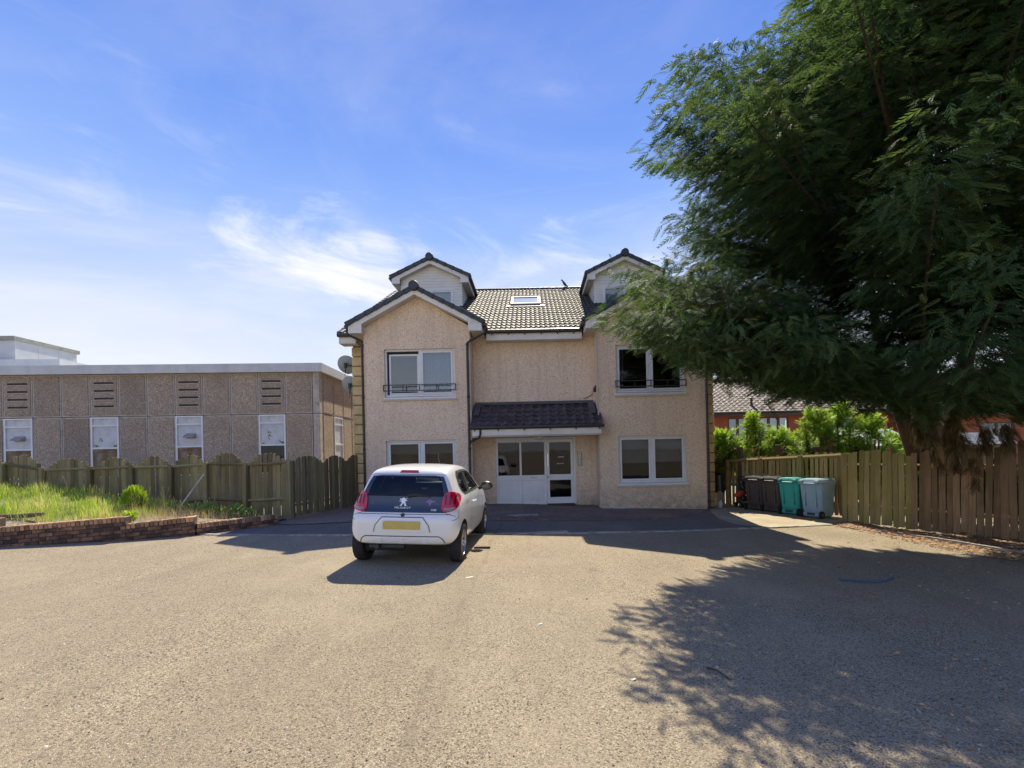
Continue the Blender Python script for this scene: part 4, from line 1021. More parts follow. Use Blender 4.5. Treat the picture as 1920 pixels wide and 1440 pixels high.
# ================================================================== LEFT GARDEN BED, BRICK WALL, FENCE
YW = [(-20, 6.9), (-12.5, 8.1), (-10.2, 8.64), (-8.14, 9.03), (-7.06, 9.44), (-6.05, 10.6)]
FC = Vector((-6.10, 11.30))
def yf(x): return interp(x, [(-20, 11.75), (-13.6, 11.62), (-6.1, 11.30)])
def bed_z(x, y):
    yw = interp(x, YW); t = min(1, max(0, (y-yw)/max(.2, yf(x)-yw)))
    zf = interp(x, [(-12, .56), (-10.4, .50), (-9.9, .43), (-8.2, .46), (-7.06, .36), (-6.1, .22)])
    zb = interp(x, [(-16, 1.25), (-13.3, 1.10), (-11, .84), (-9, .50), (-7.5, .27), (-6.1, .14)])
    s_ = t*t*(3-2*t); return lerp(zf, zb, s_)+.035*math.sin(x*3.1+y*2.3)*math.sin(y*4.1+x)*min(1, 6*t)
bm_ = MB(); XS = np.arange(-18, -6.0, .16); K = 16
vs = []
for x in XS:
    yw = interp(x, YW)+.06; ye = yf(x)+.35
    for j in range(K+1): y = lerp(yw, ye, j/K); vs.append((x, y, bed_z(x, y)))
bm_.add(vs, [(i*(K+1)+j, (i+1)*(K+1)+j, (i+1)*(K+1)+j+1, i*(K+1)+j+1) for i in range(len(XS)-1) for j in range(K)])
struct(bm_.build('garden_bed', 'soil', smooth=True))
# brick wall in four stepped lengths
bw = thing('brick_garden_wall', (-8.5, 9.0, gz(-8.5)), 'low stepped retaining wall of red brick with brick-on-edge coping', 'wall')
BO = bw.location.copy()
brm = MB().box(-.105, .105, -.051, .051, -.0325, .0325).build('brick', 'brick', bw, bevel=.005); brmesh = brm.data; bpy.data.objects.remove(brm)
cpm = MB().box(-.0325, .0325, -.108, .108, -.051, .051).build('coping_brick', 'brickcap', bw, bevel=.006); cpmesh = cpm.data; bpy.data.objects.remove(cpm)
SEC = [((-13.2, 7.95), (-10.17, 8.64), .66, .64, 6), ((-10.17, 8.64), (-8.10, 9.03), .475, .575, 5), ((-8.10, 9.03), (-7.06, 9.44), .43, .495, 4), ((-7.06, 9.44), (-6.05, 10.62), .345, .345, 3)]
core = MB(); nb = 0
for a, b, za, zb, nc in SEC:
    a = Vector(a); b = Vector(b); d = b-a; L = d.length; u = d/L; nrm = Vector((u.y, -u.x)); ang = math.atan2(u.y, u.x); pit = -math.atan2(zb-za, L)
    R_ = Matrix.Rotation(ang, 4, 'Z') @ Matrix.Rotation(pit, 4, 'Y')
    k = int(L/.0735)
    for i in range(k):
        t = (i+.5)/k; p = a+d*t
        if t*L < L-3.5: continue
        o = link('coping_brick', cpmesh, bw); o.matrix_local = Matrix.Translation(Vector((p.x, p.y, lerp(za, zb, t)-.051+random.uniform(-.003, .003)))-BO) @ R_ @ Matrix.Rotation(random.uniform(-.03, .03), 4, 'Z')
    for r_ in range(nc+1):
        off = .1125 if r_ % 2 else 0; x = off-.1125
        while x < L:
            x0, x1 = max(-.012, x+.005), min(L+.012, x+.22)
            if x1-x0 > .05 and x0 > L-3.5:
                t = (x0+x1)/2/L; p = a+d*t-nrm*0; z = lerp(za, zb, t)-.102-.0105-.0325-r_*.0755
                if z > gz(p.x)-.05:
                    o = link('brick', brmesh, bw); o.matrix_local = Matrix.Translation(Vector((p.x+nrm.x*(.055+random.uniform(-.003, .003)), p.y+nrm.y*.055, z))-BO) @ R_ @ Matrix.Scale((x1-x0)/.21, 4, (1, 0, 0)); nb += 1
            x += .225
    q = [a+nrm*.092, b+nrm*.092, b-nrm*.095, a-nrm*.095]; zt = (za-.015, zb-.015, zb-.015, za-.015)
    core.add([(v.x, v.y, -.1) for v in q]+[(v.x, v.y, zt[i]) for i, v in enumerate(q)], [(0, 1, 5, 4), (1, 2, 6, 5), (2, 3, 7, 6), (3, 0, 4, 7), (4, 5, 6, 7)])
core.build('mortar', 'mortar', bw, BO)
# left fence
pk = MB(); pk.prism([(-.05, 0), (.05, 0), (.05, .985), (.02, 1.0), (-.03, .995), (-.05, .98)], -.009, .009); pk_o = pk.build('plank', 'wood_l'); plank_l = pk_o.data; bpy.data.objects.remove(pk_o)
po = MB().box(-.05, .05, -.05, .05, 0, 1).build('post', 'wood_l', bevel=.008); post_l = po.data; bpy.data.objects.remove(po)
fence_l = thing('garden_fence', (FC.x, FC.y, gz(-6)), 'mossy scalloped timber fence between the grass bank and the panel building', 'fence')
FO = fence_l.location.copy()
fc2 = thing('side_fence', (-5.8, 12.6, gz(-6)), 'short weathered fence with three arched panels running to the side of the house', 'fence'); FO2 = fc2.location.copy()
def fput(root, org, mesh, name, p, ang, sc, tilt=(0, 0), mat=None):
    o = link(name, mesh, root); o.matrix_local = Matrix.Translation(Vector(p)-org) @ Matrix.Rotation(ang, 4, 'Z') @ Matrix.Rotation(tilt[0], 4, 'Y') @ Matrix.Rotation(tilt[1], 4, 'X') @ Matrix.Diagonal((*sc, 1)); return o
pxs = [541, 461, 388.6, 322, 252, 172, 83, 9, -70, -150]
pts = []
for px in pxs:
    a, _ = ray(px, 880); Y = 11.45
    for _ in range(20): Y = yf(a*Y)
    pts.append(Vector((a*Y, Y)))
tops = [1.60, 1.575, 1.60, 1.57, 1.575, 1.56, 1.55, 1.70, 1.7, 1.7]
rail = []
for i in range(len(pts)):
    p = pts[i]; z0 = bed_z(max(p.x, -17), p.y)-.15
    fput(fence_l, FO, post_l, 'post', (p.x, p.y-.06, z0), random.uniform(-.1, .1), (1, 1, tops[i]-.01-z0), (random.uniform(-.02, .02), random.uniform(-.02, .02)))
    if i == len(pts)-1: break
    q = pts[i+1]; d = q-p; L = d.length; n = max(6, round(L/.112)); ang = math.atan2(d.y, d.x)
    sag = random.uniform(-.06, .05)
    for j in range(n):
        t = (j+.5)/n; s_ = p.lerp(q, t); arch = .29*math.sin(PI*t)-.055+ (sag*t)
        zt = lerp(tops[i], tops[i+1], t)-.01+arch+random.uniform(-.005, .005); zb = bed_z(max(s_.x, -17), s_.y)-.03
        if i < 2: zb = max(zb, .10)+random.uniform(.02, .05)
        fput(fence_l, FO, plank_l, 'plank', (s_.x, s_.y+.004+.020*(j % 2), zb), ang+PI, (random.uniform(.93, 1.05)*L/n/.112, 1, zt-zb), (random.uniform(-.012, .012), random.uniform(-.015, .015)))
    for zz in (-.06, -.95):
        m_ = (p+q)/2; za, zb = tops[i]+zz, tops[i+1]+zz+sag*.6
        if zz < -.5 and bed_z(max(m_.x, -17), m_.y) > za: continue
        MB().tube([(p.x, p.y-.03, za), (q.x, q.y-.03, zb)], .034, 4).build('rail', 'wood_l', fence_l, FO)
# corner post and the side run to the house
E1 = Vector((-5.45, 14.05)); d = E1-FC; ang = math.atan2(d.y, d.x)
fput(fc2, FO2, post_l, 'post', (FC.x+.03, FC.y-.04, -.1), ang, (1.15, 1.15, 1.68)); fput(fc2, FO2, post_l, 'post', (FC.x-.1, FC.y+.02, -.1), 0, (1.15, 1.15, 1.7))
vals = [0.0, .455, .80, 1.0]
for i in range(3):
    a, b = FC+d*vals[i], FC+d*vals[i+1]; L = (b-a).length; n = round((1.3 if i < 2 else .62)/.105) if i < 2 else 6; n = max(5, round(L/.105))
    for j in range(n):
        t = (j+.5)/n; s_ = a.lerp(b, t); tt = t if i < 2 else t*.62
        zt = 1.46+.24*math.sin(PI*tt)**.75-.03*i*0+random.uniform(-.008, .008); zb = gz(-5)+.03+.02*random.random()+(.05*random.random() if i == 0 else 0)
        fput(fc2, FO2, plank_l, 'plank', (s_.x-.018*(j % 2), s_.y, zb), ang, (random.uniform(.94, 1.05)*L/n/.1, 1, zt-zb), (random.uniform(-.006, .006), random.uniform(-.01, .01)))
    if i: fput(fc2, FO2, post_l, 'post', (a.x-.09, a.y, -.05), ang, (.9, .9, 1.45))
    for zz in (.45, 1.25): MB().tube([(a.x-.05, a.y+.02, zz), (b.x-.05, b.y+.02, zz)], .03, 4).build('rail', 'wood_l', fc2, FO2)
# prop leaning on the fence, dark sleeper on the bank
a = P(338, 950, 10.7); b = P(383, 889, 11.2)
tag(MB().tube([a, b], .022, 5).build('timber_prop', 'timber'), 'thin grey timber prop leaning diagonally against the left fence', 'prop')
lg = MB(); pts_ = [G(-30, 972, .0), G(80, 966, 0)]
lx = [(-11.25, 8.75), (-10.9, 8.8), (-10.55, 8.87), (-10.2, 8.93), (-10.0, 8.99)]
tag(MB().tube([(x, y+.25, .62+.015*math.sin(i*2)) for i, (x, y) in enumerate(lx)], [.05, .052, .045, .05, .03], 7).build('dark_log', 'oldlog'), 'dark weathered log lying along the bank behind the brick wall', 'log')
st = MB().lathe([(0, -.04), (.06, -.02), (.07, .012), (.045, .035), (0, .042)], 9, 0, Matrix.Translation((-10.62, 9.35, .60)) @ Matrix.Scale(1.3, 4, (1, 0, 0)))
tag(st.build('pale_stone', 'edging', smooth=True), 'pale rounded stone resting on the grass behind the dark log', 'stone')
# grass on the bank
def blades(N, xf, hfun, wid, tintf, mat, name, lean=.45):
    x = rng.uniform(*xf, N*3); y = np.array([lerp(interp(a, YW)+.16, yf(a)-.06, r_) for a, r_ in zip(x, rng.random(N*3))])
    keep = np.array([hfun(a, b) for a, b in zip(x, y)]); ok = rng.random(N*3) < keep; x, y = x[ok][:N], y[ok][:N]
    z = np.array([bed_z(a, b) for a, b in zip(x, y)])-.02; n = len(x)
    tv = np.array([(-.5, 0, 0), (.5, 0, 0), (.36, .18, .5), (-.36, .18, .5), (.0, .55, 1.0), (.0, .55, 1.0)]); tf = [(0, 1, 2, 3), (3, 2, 4, 5)]
    az = rng.uniform(0, 2*PI, n); h, tn = tintf(x, y, n); ln = rng.uniform(.1, lean*2, n)*h
    R = np.zeros((n, 3, 3)); R[:, 0, 0] = np.cos(az)*wid; R[:, 0, 1] = np.sin(az)*wid; R[:, 1, 0] = -np.sin(az)*ln; R[:, 1, 1] = np.cos(az)*ln; R[:, 2, 2] = h
    return scatter(name, tv, tf, R, np.stack([x, y, z], 1), tn, mat, kind='stuff')
def gdens(x, y):
    t = (y-interp(x, YW))/(yf(x)-interp(x, YW)); n = .5+.5*math.sin(x*2.1+1)*math.sin(y*3+x)*math.sin(x*5.3+y*2)
    return max(0, min(1, (t-.10)*4))*(1 if x < -9.2 else max(0.0, 1-(x+9.2)/.9))*(.15+.85*n)
def gt1(x, y, n):
    pat = np.sin(x*3.3)*np.sin(y*4.1+x*1.3); return rng.uniform(.07, .24, n)*(1+.35*pat+.35*np.sin(x*6.3)*np.sin(y*7.7)), np.clip(.44+.30*pat+.25*np.sin(x*7.1+y*5)*np.sin(y*9.3)+rng.normal(0, .2, n), 0, 1)
blades(26000, (-17, -8.3), gdens, .009, gt1, 'grass', 'grass')
blades(3800, (-17, -6.3), lambda x, y: .25+.75*(-9.3 < x < -7.2), .006, lambda x, y, n: (rng.uniform(.08, .32, n), rng.random(n)), 'straw', 'dry_grass', .7)
# seed heads on thin stalks
sh = MB()
for i in range(46):
    x = random.choice([random.uniform(-14, -8.6), random.uniform(-9.2, -7.6)]); y = lerp(interp(x, YW)+.5, yf(x)-.15, random.random()); z = bed_z(x, y); h = random.uniform(.28, .6); dx = random.uniform(-.12, .12)
    sh.tube([(x, y, z), (x+dx*.4, y, z+h*.6), (x+dx, y, z+h)], .0028, 3, caps=False); sh.tube([(x+dx*.97, y, z+h*.93), (x+dx*1.1, y, z+h*1.06), (x+dx*1.35, y, z+h*1.14)], [.005, .011, .002], 4)
vv = sh.build('seed_stalks', 'straw'); vv['kind'] = 'stuff'; at = vv.data.attributes.new('tint', 'FLOAT', 'POINT'); at.data.foreach_set('value', [.6]*len(vv.data.vertices))
# low leafy weeds along the fence foot
def leafy(name, centre, rad, h, N, size, mat, parent=None, flat=.5, **k):
    c = np.array(centre); d = rng.normal(size=(N, 3)); d /= np.linalg.norm(d, axis=1, keepdims=True); d[:, 2] = np.abs(d[:, 2])
    r_ = rng.random(N)**.4; T = c+d*np.array([rad[0], rad[1], h])*r_[:, None]
    dd = d*np.array([1, 1, flat])+rng.normal(0, .5, (N, 3)); R = frames(dd, rng.uniform(-1, 1, N))*(size*rng.uniform(.6, 1.25, N))[:, None, None]
    tv = np.array([(0, 0, 0), (.5, .3, .05), (1, 0, -.08), (.5, -.3, .05)]); tn = np.clip(.2+.5*r_+.25*(d[:, 2])+rng.normal(0, .15, N), 0, 1)
    return scatter(name, tv, [(0, 1, 2, 3)], R, T, tn, mat, parent, **k)
i = 0
for x, w_, h in ((-8.35, .3, .22), (-8.0, .28, .30), (-7.65, .33, .26), (-7.25, .3, .34), (-6.95, .3, .28), (-8.9, .22, .2)):
    y = yf(x)-.3
    tag(leafy('leafy_weed', (x, y, bed_z(x, y)-.03), (w_, .18), h, 190, .075, 'weed'), ['second leafy weed clump from the left along the fence foot', 'third leafy weed clump from the left along the fence foot', 'fourth leafy weed clump from the left along the fence foot', 'fifth leafy weed clump from the left, tallest along the fence foot', 'rightmost leafy weed clump along the fence foot near the corner post', 'leftmost and smallest leafy weed clump along the fence foot'][i], 'weed', 'weeds along the left fence'); i += 1
# low tuft by the wall
tag(leafy('grass_tuft', (-8.35, 9.35, .42), (.11, .1), .2, 120, .10, 'globe', flat=1.6), 'small bright green tuft behind the coping of the brick wall', 'plant')
# globe conifer
gl = thing('globe_conifer', (-9.27, 10.5, bed_z(-9.27, 10.5)-.02), 'small round bright green clipped conifer on the grass bank', 'shrub'); gl.scale = (.66, .66, .74)
MB().tube([(0, 0, -.1), (.02, 0, .15), (0, .02, .4)], [.05, .045, .02], 7).build('trunk', 'bark', gl)
N = 1500; d = rng.normal(size=(N, 3)); d /= np.linalg.norm(d, axis=1, keepdims=True); rr = rng.uniform(.72, 1.02, N)
Tt = d*np.array([.285, .285, .33])*rr[:, None]+np.array([.02, 0, .38]); low = Tt[:, 2] < .20
R = frames(d*np.array([1, 1, .6])+np.array([0, 0, .7]), rng.uniform(-PI, PI, N))*rng.uniform(.07, .13, N)[:, None, None]
scatter('crown', FR2_V, FR2_F, R[~low], Tt[~low], np.clip(.25+.55*(Tt[:, 2]/.7)+rng.normal(0, .15, N), 0, 1)[~low], 'globe', gl)
scatter('dead_skirt', FR2_V, FR2_F, R[low][:170], Tt[low][:170], rng.random(N)[low][:170], 'dead', gl)

n = 2600; gy_ = 2.1+6.5*rng.random(n)**1.6; gx_ = gy_*rng.uniform(-1.25, 1.2, n); dd = rng.normal(size=(n, 3)); dd[:, 2] *= .3
gv = np.array([(-.5, -.3, 0), (.5, -.35, 0), (.45, .4, 0), (-.4, .35, 0), (-.25, -.15, .4), (.3, -.2, .35), (.2, .2, .42), (-.2, .2, .38)]); gf = [(0, 1, 5, 4), (1, 2, 6, 5), (2, 3, 7, 6), (3, 0, 4, 7), (4, 5, 6, 7)]
az_ = rng.uniform(0, 2*PI, n); sz = rng.uniform(.006, .017, n)*np.where(rng.random(n) > .97, 1.6, 1); R = np.zeros((n, 3, 3)); R[:, 0, 0] = R[:, 1, 1] = np.cos(az_)*sz; R[:, 0, 1] = np.sin(az_)*sz; R[:, 1, 0] = -np.sin(az_)*sz; R[:, 2, 2] = sz
grit = scatter('loose_gravel', gv, gf, R, np.stack([gx_, gy_, np.array([gz(x) for x in gx_])-.001], 1), rng.random(n), 'grit', kind='stuff')

# ================================================================== RIGHT FENCES
pk = MB(); pk.prism([(-.046, 0), (.046, 0), (.046, .992), (.03, 1.0), (-.03, 1.0), (-.046, .992)], -.010, .010); o = pk.build('plank', 'wood_r'); plank_r = o.data; bpy.data.objects.remove(o)
plank_rg = plank_r.copy(); plank_rg.materials[0] = MT['wood_rg']; plank_b = plank_r.copy(); plank_b.materials[0] = MT['wood_b']; post_b = post_l.copy(); post_b.materials[0] = MT['wood_b']
f_r = thing('tall_fence', (7.48, 10.87, gz(7)), 'tall brown fence of upright planks under the big conifer', 'fence'); FR = f_r.location.copy()
a = Vector((7.46, 10.90)); b = Vector((8.78, 8.16)); d = b-a; n = 27; ang = math.atan2(d.y, d.x)
for j in range(-0, 46):
    t = j/(n-1); s_ = a+d*t
    if j < 11: zt = 1.46+.085*math.sin(PI*min(1, j/10*1.05))
    else: zt = 1.42+.012*(j-11)+.10*abs(math.sin(PI*(j-11)/11))
    zb = gz(7)+.03+random.uniform(-.01, .03)+(.05 if j > 17 else 0)
    mesh = plank_rg if j < 12 else plank_r
    fput(f_r, FR, mesh, 'plank', (s_.x+.016*(j % 2), s_.y+.007*(j % 2), zb), ang, ((1.12 if j < 12 else random.uniform(1.04, 1.22)), 1, zt-zb+random.uniform(-.02, .015)), (random.uniform(-.018, .018), -.035+random.uniform(-.008, .008)))
for zz in (.25, 1.2):
    u_ = Vector((-d.y, d.x)).normalized()*.0
    MB().tube([(a.x+.075, a.y+.035, zz), (a.x+.075+d.x*1.75, a.y+.035+d.y*1.75, zz+.05)], .03, 4).build('rail', 'wood_r', f_r, FR)
fput(f_r, FR, post_b, 'post', (7.62, 10.98, -.2), ang, (1, 1, 1.68)); q = P(1668, 840, 11.1)
fput(f_r, FR, post_b, 'post', (q.x, q.y, -.2), ang, (1, 1, q.z+.2))
for t in (.75, 1.15, 1.6): s_ = a+d*t; fput(f_r, FR, post_l, 'post', (s_.x+.1, s_.y+.05, -.2), ang, (1, 1, 1.6))
f_b = thing('low_fence', (6.0, 14.75, gz(6)), 'lower ochre timber fence with top rail behind the row of wheelie bins', 'fence'); FB = f_b.location.copy()
a = Vector((5.86, 15.0)); b = Vector((7.95, 11.50)); d = b-a; L = d.length; ang = math.atan2(d.y, d.x); n = 34
for j in range(n):
    t = (j+.5)/n; s_ = a+d*t; zt = lerp(1.28, 1.50, t)+random.uniform(-.03, .03); zb = gz(6)+.04
    fput(f_b, FB, plank_b, 'plank', (s_.x+.05, s_.y+.03, zb), ang, (.86, 1, zt-zb), (random.uniform(-.015, .015), random.uniform(-.01, .01)))
for t in (.0, .17, .43, .72, .985): s_ = a+d*t; fput(f_b, FB, post_b, 'post', (s_.x-.04, s_.y-.03, gz(6)-.1), ang, (.95, .95, lerp(1.42, 1.66, t)+.1), (random.uniform(-.01, .01), 0))
for z0, z1 in ((1.20, 1.42), (.48, .55)): MB().tube([(a.x-.0, a.y-.0, z0), (b.x, b.y, z1)], .045, 4).build('rail', 'wood_b', f_b, FB)
# short return of wood between bins and mower
kb = thing('concrete_kerb_run', (7.4, 9.6, gz(7)), 'thin pale concrete edging along the leaf-strewn foot of the tall fence', 'kerb'); KO = kb.location.copy()
kp = [Vector((7.33, 9.75)), Vector((7.62, 8.85)), Vector((8.04, 7.47)), Vector((8.6, 5.9)), Vector((9.0, 4.8))]
for i in range(len(kp)-1):
    p, q = kp[i], kp[i+1]; dd = (q-p); ll = dd.length; k = max(1, round(ll/.915))
    for j in range(k):
        s0, s1 = p+dd*((j+.01)/k), p+dd*((j+.99)/k); nn_ = Vector((-dd.y, dd.x)).normalized()*.025; z = gz(7)+random.uniform(-.005, .005)
        c = [s0-nn_, s1-nn_, s1+nn_, s0+nn_]; MB().add([(v.x, v.y, z-.05) for v in c]+[(v.x, v.y, z+.055) for v in c], [(4, 5, 6, 7), (0, 1, 5, 4), (1, 2, 6, 5), (2, 3, 7, 6), (3, 0, 4, 7)]).build('edging_slab', 'edging', kb, KO)
struct(MB().add([(-18, 11.9, .06), (-6.3, 11.75, .06), (-5.75, 13.9, .06), (-7.6, 17.0, .06), (-25, 15.9, .06)], [(0, 1, 2, 3, 4)]).build('rear_lawn', 'lawn'))
# leaf litter
def litter(name, N, region, size, mat, zoff=.02, flat=.15):
    xs = rng.uniform(region[0], region[1], N*6); ys = rng.uniform(region[2], region[3], N*6); poly = region[4]; ok = inside_np(xs, ys, poly); xs, ys = xs[ok][:N], ys[ok][:N]; n = len(xs)
    az = rng.uniform(0, 2*PI, n); dd = np.stack([np.cos(az), np.sin(az), rng.normal(0, flat, n)], 1); R = frames(dd, rng.normal(0, .4, n))*(size*rng.uniform(.4, 1.3, n))[:, None, None]
    z = np.array([gz(x) for x in xs])+zoff; tv = np.array([(-.5, 0, 0), (0, .16, .03), (.5, 0, 0), (0, -.16, .03)])
    return scatter(name, tv, [(0, 1, 2, 3)], R, np.stack([xs, ys, z], 1), rng.random(n), mat, kind='stuff')
litter('leaf_litter', 5200, (6.4, 10.2, 4.8, 11.2, [(7.35, 10.95), (6.85, 10.4), (7.0, 9.6), (7.1, 8.2), (7.5, 6.4), (7.9, 5), (10, 5), (8.95, 8.0)]), .075, 'litter', .03)
litter('scattered_needles', 1300, (2.0, 8, 2.4, 9.5, [(2.2, 2.4), (4.2, 6.8), (6.5, 9.2), (7.2, 8.6), (8, 4), (8, 2.4)]), .055, 'litter', .008, .05)
litter('garden_litter', 900, (-12, -6, 8.4, 11, [(-11, 8.5), (-8.1, 8.9), (-6.9, 9.4), (-5.9, 10.5), (-5.2, 10.7), (-5.2, 10.9), (-6.3, 10.95), (-7.5, 9.6), (-8.3, 9.1), (-11, 8.65)]), .04, 'litter', .012, .05)

# ================================================================== HOUSES, SHED AND HEDGE BEYOND
def brick_house(x0, x1, y, ze, depth, rise, label, wins, group=None):
    o_ = Vector((x0, y, 0)); h = thing('brick_house', o_, label, 'house', group=group)
    w = MB(); wall_front(w, x0, x1, -.5, ze, y, [wn_[:4] for wn_ in wins], .1)
    w.add([(x0, y, -.5), (x0, y+depth, -.5), (x0, y+depth, ze), (x0, y+depth/2, ze+rise-.15), (x0, y, ze)], [(0, 1, 2, 3, 4)])
    w.add([(x1, y, -.5), (x1, y+depth, -.5), (x1, y+depth, ze), (x1, y+depth/2, ze+rise-.15), (x1, y, ze)], [(0, 1, 2, 3, 4)])
    w.build('wall', 'redbrick', h, o_)
    r_ = MB(); oh = .35; tiled_slope(r_, (x0-.15, y-oh, ze-.02), (1, 0, 0), (0, depth/2+oh, rise+.02), x1-x0+.3, math.hypot(depth/2+oh, rise+.02), .33, .345, .03)
    r_.add([(x0-.15, y+depth/2, ze+rise), (x1+.15, y+depth/2, ze+rise), (x1+.15, y+depth+oh, ze), (x0-.15, y+depth+oh, ze)], [(0, 1, 2, 3)])
    r_.add([(x0-.1, y-oh+.05, ze-.08), (x1+.1, y-oh+.05, ze-.08), (x1+.1, y+depth/2, ze+rise-.1), (x0-.1, y+depth/2, ze+rise-.1)], [(0, 1, 2, 3)])
    t_ = r_.build('roof', 'fartile', h, o_); t_['kind'] = 'stuff'
    MB().box(x0-.18, x1+.18, y-oh-.02, y-oh+.03, ze-.24, ze-.04).build('fascia', 'brownframe', h, o_)
    MB().tube([(x0-.2, y-oh-.08, ze-.03), (x1+.2, y-oh-.08, ze-.03)], .06, 8).build('gutter', 'brownframe', h, o_)
    MB().box(x0-.18, x0-.12, y-oh, y-oh+.3, ze-.2, ze+.1).build('barge_end', 'whitewood', h, o_)
    rr = MB().tube([(x0-.15, y+depth/2, ze+rise+.02), (x1+.15, y+depth/2, ze+rise+.02)], .12, 8); rr.build('ridge_tiles', 'brownframe', h, o_)
    for a, b, c, d_, nl, fill in wins:
        f = MB(); f.box(a, a+.07, y+.02, y+.09, c, d_).box(b-.07, b, y+.02, y+.09, c, d_).box(a+.07, b-.07, y+.02, y+.09, d_-.07, d_).box(a+.07, b-.07, y+.02, y+.09, c, c+.07)
        for k in range(1, nl): xx = lerp(a, b, k/nl); f.box(xx-.07, xx+.07, y+.02, y+.09, c+.07, d_-.07)
        wo = f.build('window', 'brownframe', h, o_)
        MB().box(a+.07, b-.07, y+.05, y+.06, c+.07, d_-.07).build('pane', 'glass', wo, o_); MB().box(a+.05, b-.05, y+.25, y+.27, c, d_).build('blind', fill, wo, o_)
    return h, o_
def wpx(x0, x1, y0, y1, Y, *r):
    p, q = P(x0, y1, Y), P(x1, y0, Y); return (p.x, q.x, p.z, q.z, *r)
HY = 26.0; e0 = P(1344, 775.5, HY)
bh1, bo1 = brick_house(P(1340, 780, HY+.3).x, 20.6, HY+.35, e0.z+.06, 8.4, 2.42, 'red-brick house with brown tiled roof seen behind the hedge beside the flats', [wpx(1366, 1401, 783, 826, HY+.35, 2, 'curtain'), wpx(1424, 1478, 781, 822, HY+.35, 3, 'white'), wpx(1560, 1600, 779, 815, HY+.35, 2, 'curtain')])
q = P(1409, 763, HY+.9)
MB().lathe([(.07, -.4), (.07, .35), (.10, .36), (.10, .45), (0, .5)], 8, 0, Matrix.Translation((q.x, HY+.9, q.z+.1))).build('soil_pipe', 'brownframe', bh1, bo1); MB().box(q.x-.25, q.x+.25, HY+.7, HY+1.1, q.z-.32, q.z-.27, 0).build('pipe_flashing', 'lead', bh1, bo1)
bh2, bo2 = brick_house(22.2, 36, 24.5, 3.3, 8.4, 2.6, 'red-brick house glimpsed at far right beneath the conifer boughs', [(24.2, 26.0, 1.6, 2.7, 2, 'curtain'), (29.0, 31.0, 1.6, 2.7, 2, 'curtain')])
sd = thing('garden_shed', (12.4, 16.5, 0), 'low shed with pale felt roof behind the tall fence', 'shed')
x0, x1 = P(1618, 835, 15.2).x, P(1712, 835, 15.2).x+.5
z0 = P(1660, 836, 15.2).z
SO = Vector((12.4, 16.5, 0))
MB().box(x0+.15, x1-.15, 15.35, 18.2, -.3, z0).build('wall', 'wood_l', sd, SO)
rf = MB().prismx([(15.15, z0-.05), (15.15, z0), (16.9, z0+.62), (18.5, z0), (18.5, z0-.05), (16.9, z0+.56)], x0, x1).build('roof', 'shedroof', sd, SO)
MB().box(x0, x1, 15.10, 15.145, z0-.10, z0+.0).build('fascia', 'brownframe', sd, SO)
sd2 = thing('garden_shed', (16.4, 16.5, 0), 'second grey-roofed shed right of the conifer trunk behind the fence', 'shed'); SO2 = Vector((16.4, 16.5, 0))
xa, xb = P(1782, 830, 16).x, P(1905, 830, 16).x; zq = P(1820, 829, 16).z
MB().box(xa+.1, xb-.1, 16.1, 18.4, -.3, zq).build('wall', 'wood_l', sd2, SO2)
MB().prismx([(15.9, zq-.04), (15.9, zq), (17.2, zq+.36), (18.6, zq), (18.6, zq-.04), (17.2, zq+.3)], xa, xb).build('roof', 'lead', sd2, SO2)
MB().box(xa, xb, 15.86, 15.895, zq-.08, zq+.0).build('fascia', 'whitewood', sd2, SO2)

def conifer_crown(shoots, per, spacing, size, tintfun, jit=.5, droop=.25):
    """shoots: list of (p, q, width): sprays set along each line p->q, pointing outward and on along it"""
    T = []; D = []; SZ = []; TI = []
    for p, q, w_ in shoots:
        L = np.linalg.norm(q-p); n = max(2, int(L/spacing*per)); t = rng.random(n)**.75; base = p+(q-p)*t[:, None]
        base += rng.normal(0, w_, (n, 3))*np.array([1, 1, .55]); dirn = (q-p)/max(L, 1e-6)
        d = dirn*1.0+rng.normal(0, jit, (n, 3)); d[:, 2] -= droop*rng.random(n)
        T.append(base); D.append(d); SZ.append(size*rng.uniform(.65, 1.25, n)*(1-.25*t)); TI.append(tintfun(base, t))
    return np.concatenate(T), np.concatenate(D), np.concatenate(SZ), np.concatenate(TI)
HEDGE = [(1356, 812, 14.9, .50, 1.35), (1412, 776, 15.4, .42, 1.0), (1458, 808, 15.6, .62, 1.2), (1528, 770, 14.6, .62, .95), (1572, 757, 14.8, .72, .95), (1630, 782, 14.2, .62, 1.0), (1676, 818, 14.6, .50, 1.0)]
HL = ['lowest bright green conifer bush next to the house corner', 'pointed bright green conifer bush in front of the brown window', 'broad bright green bush below the white-blind windows', 'bright green conifer bush with a bare forked trunk behind the fence', 'tallest bright green conifer bush in the row behind the fence', 'bright green bush overhung by the edge of the big conifer', 'small darker bush at the right end of the hedge row']
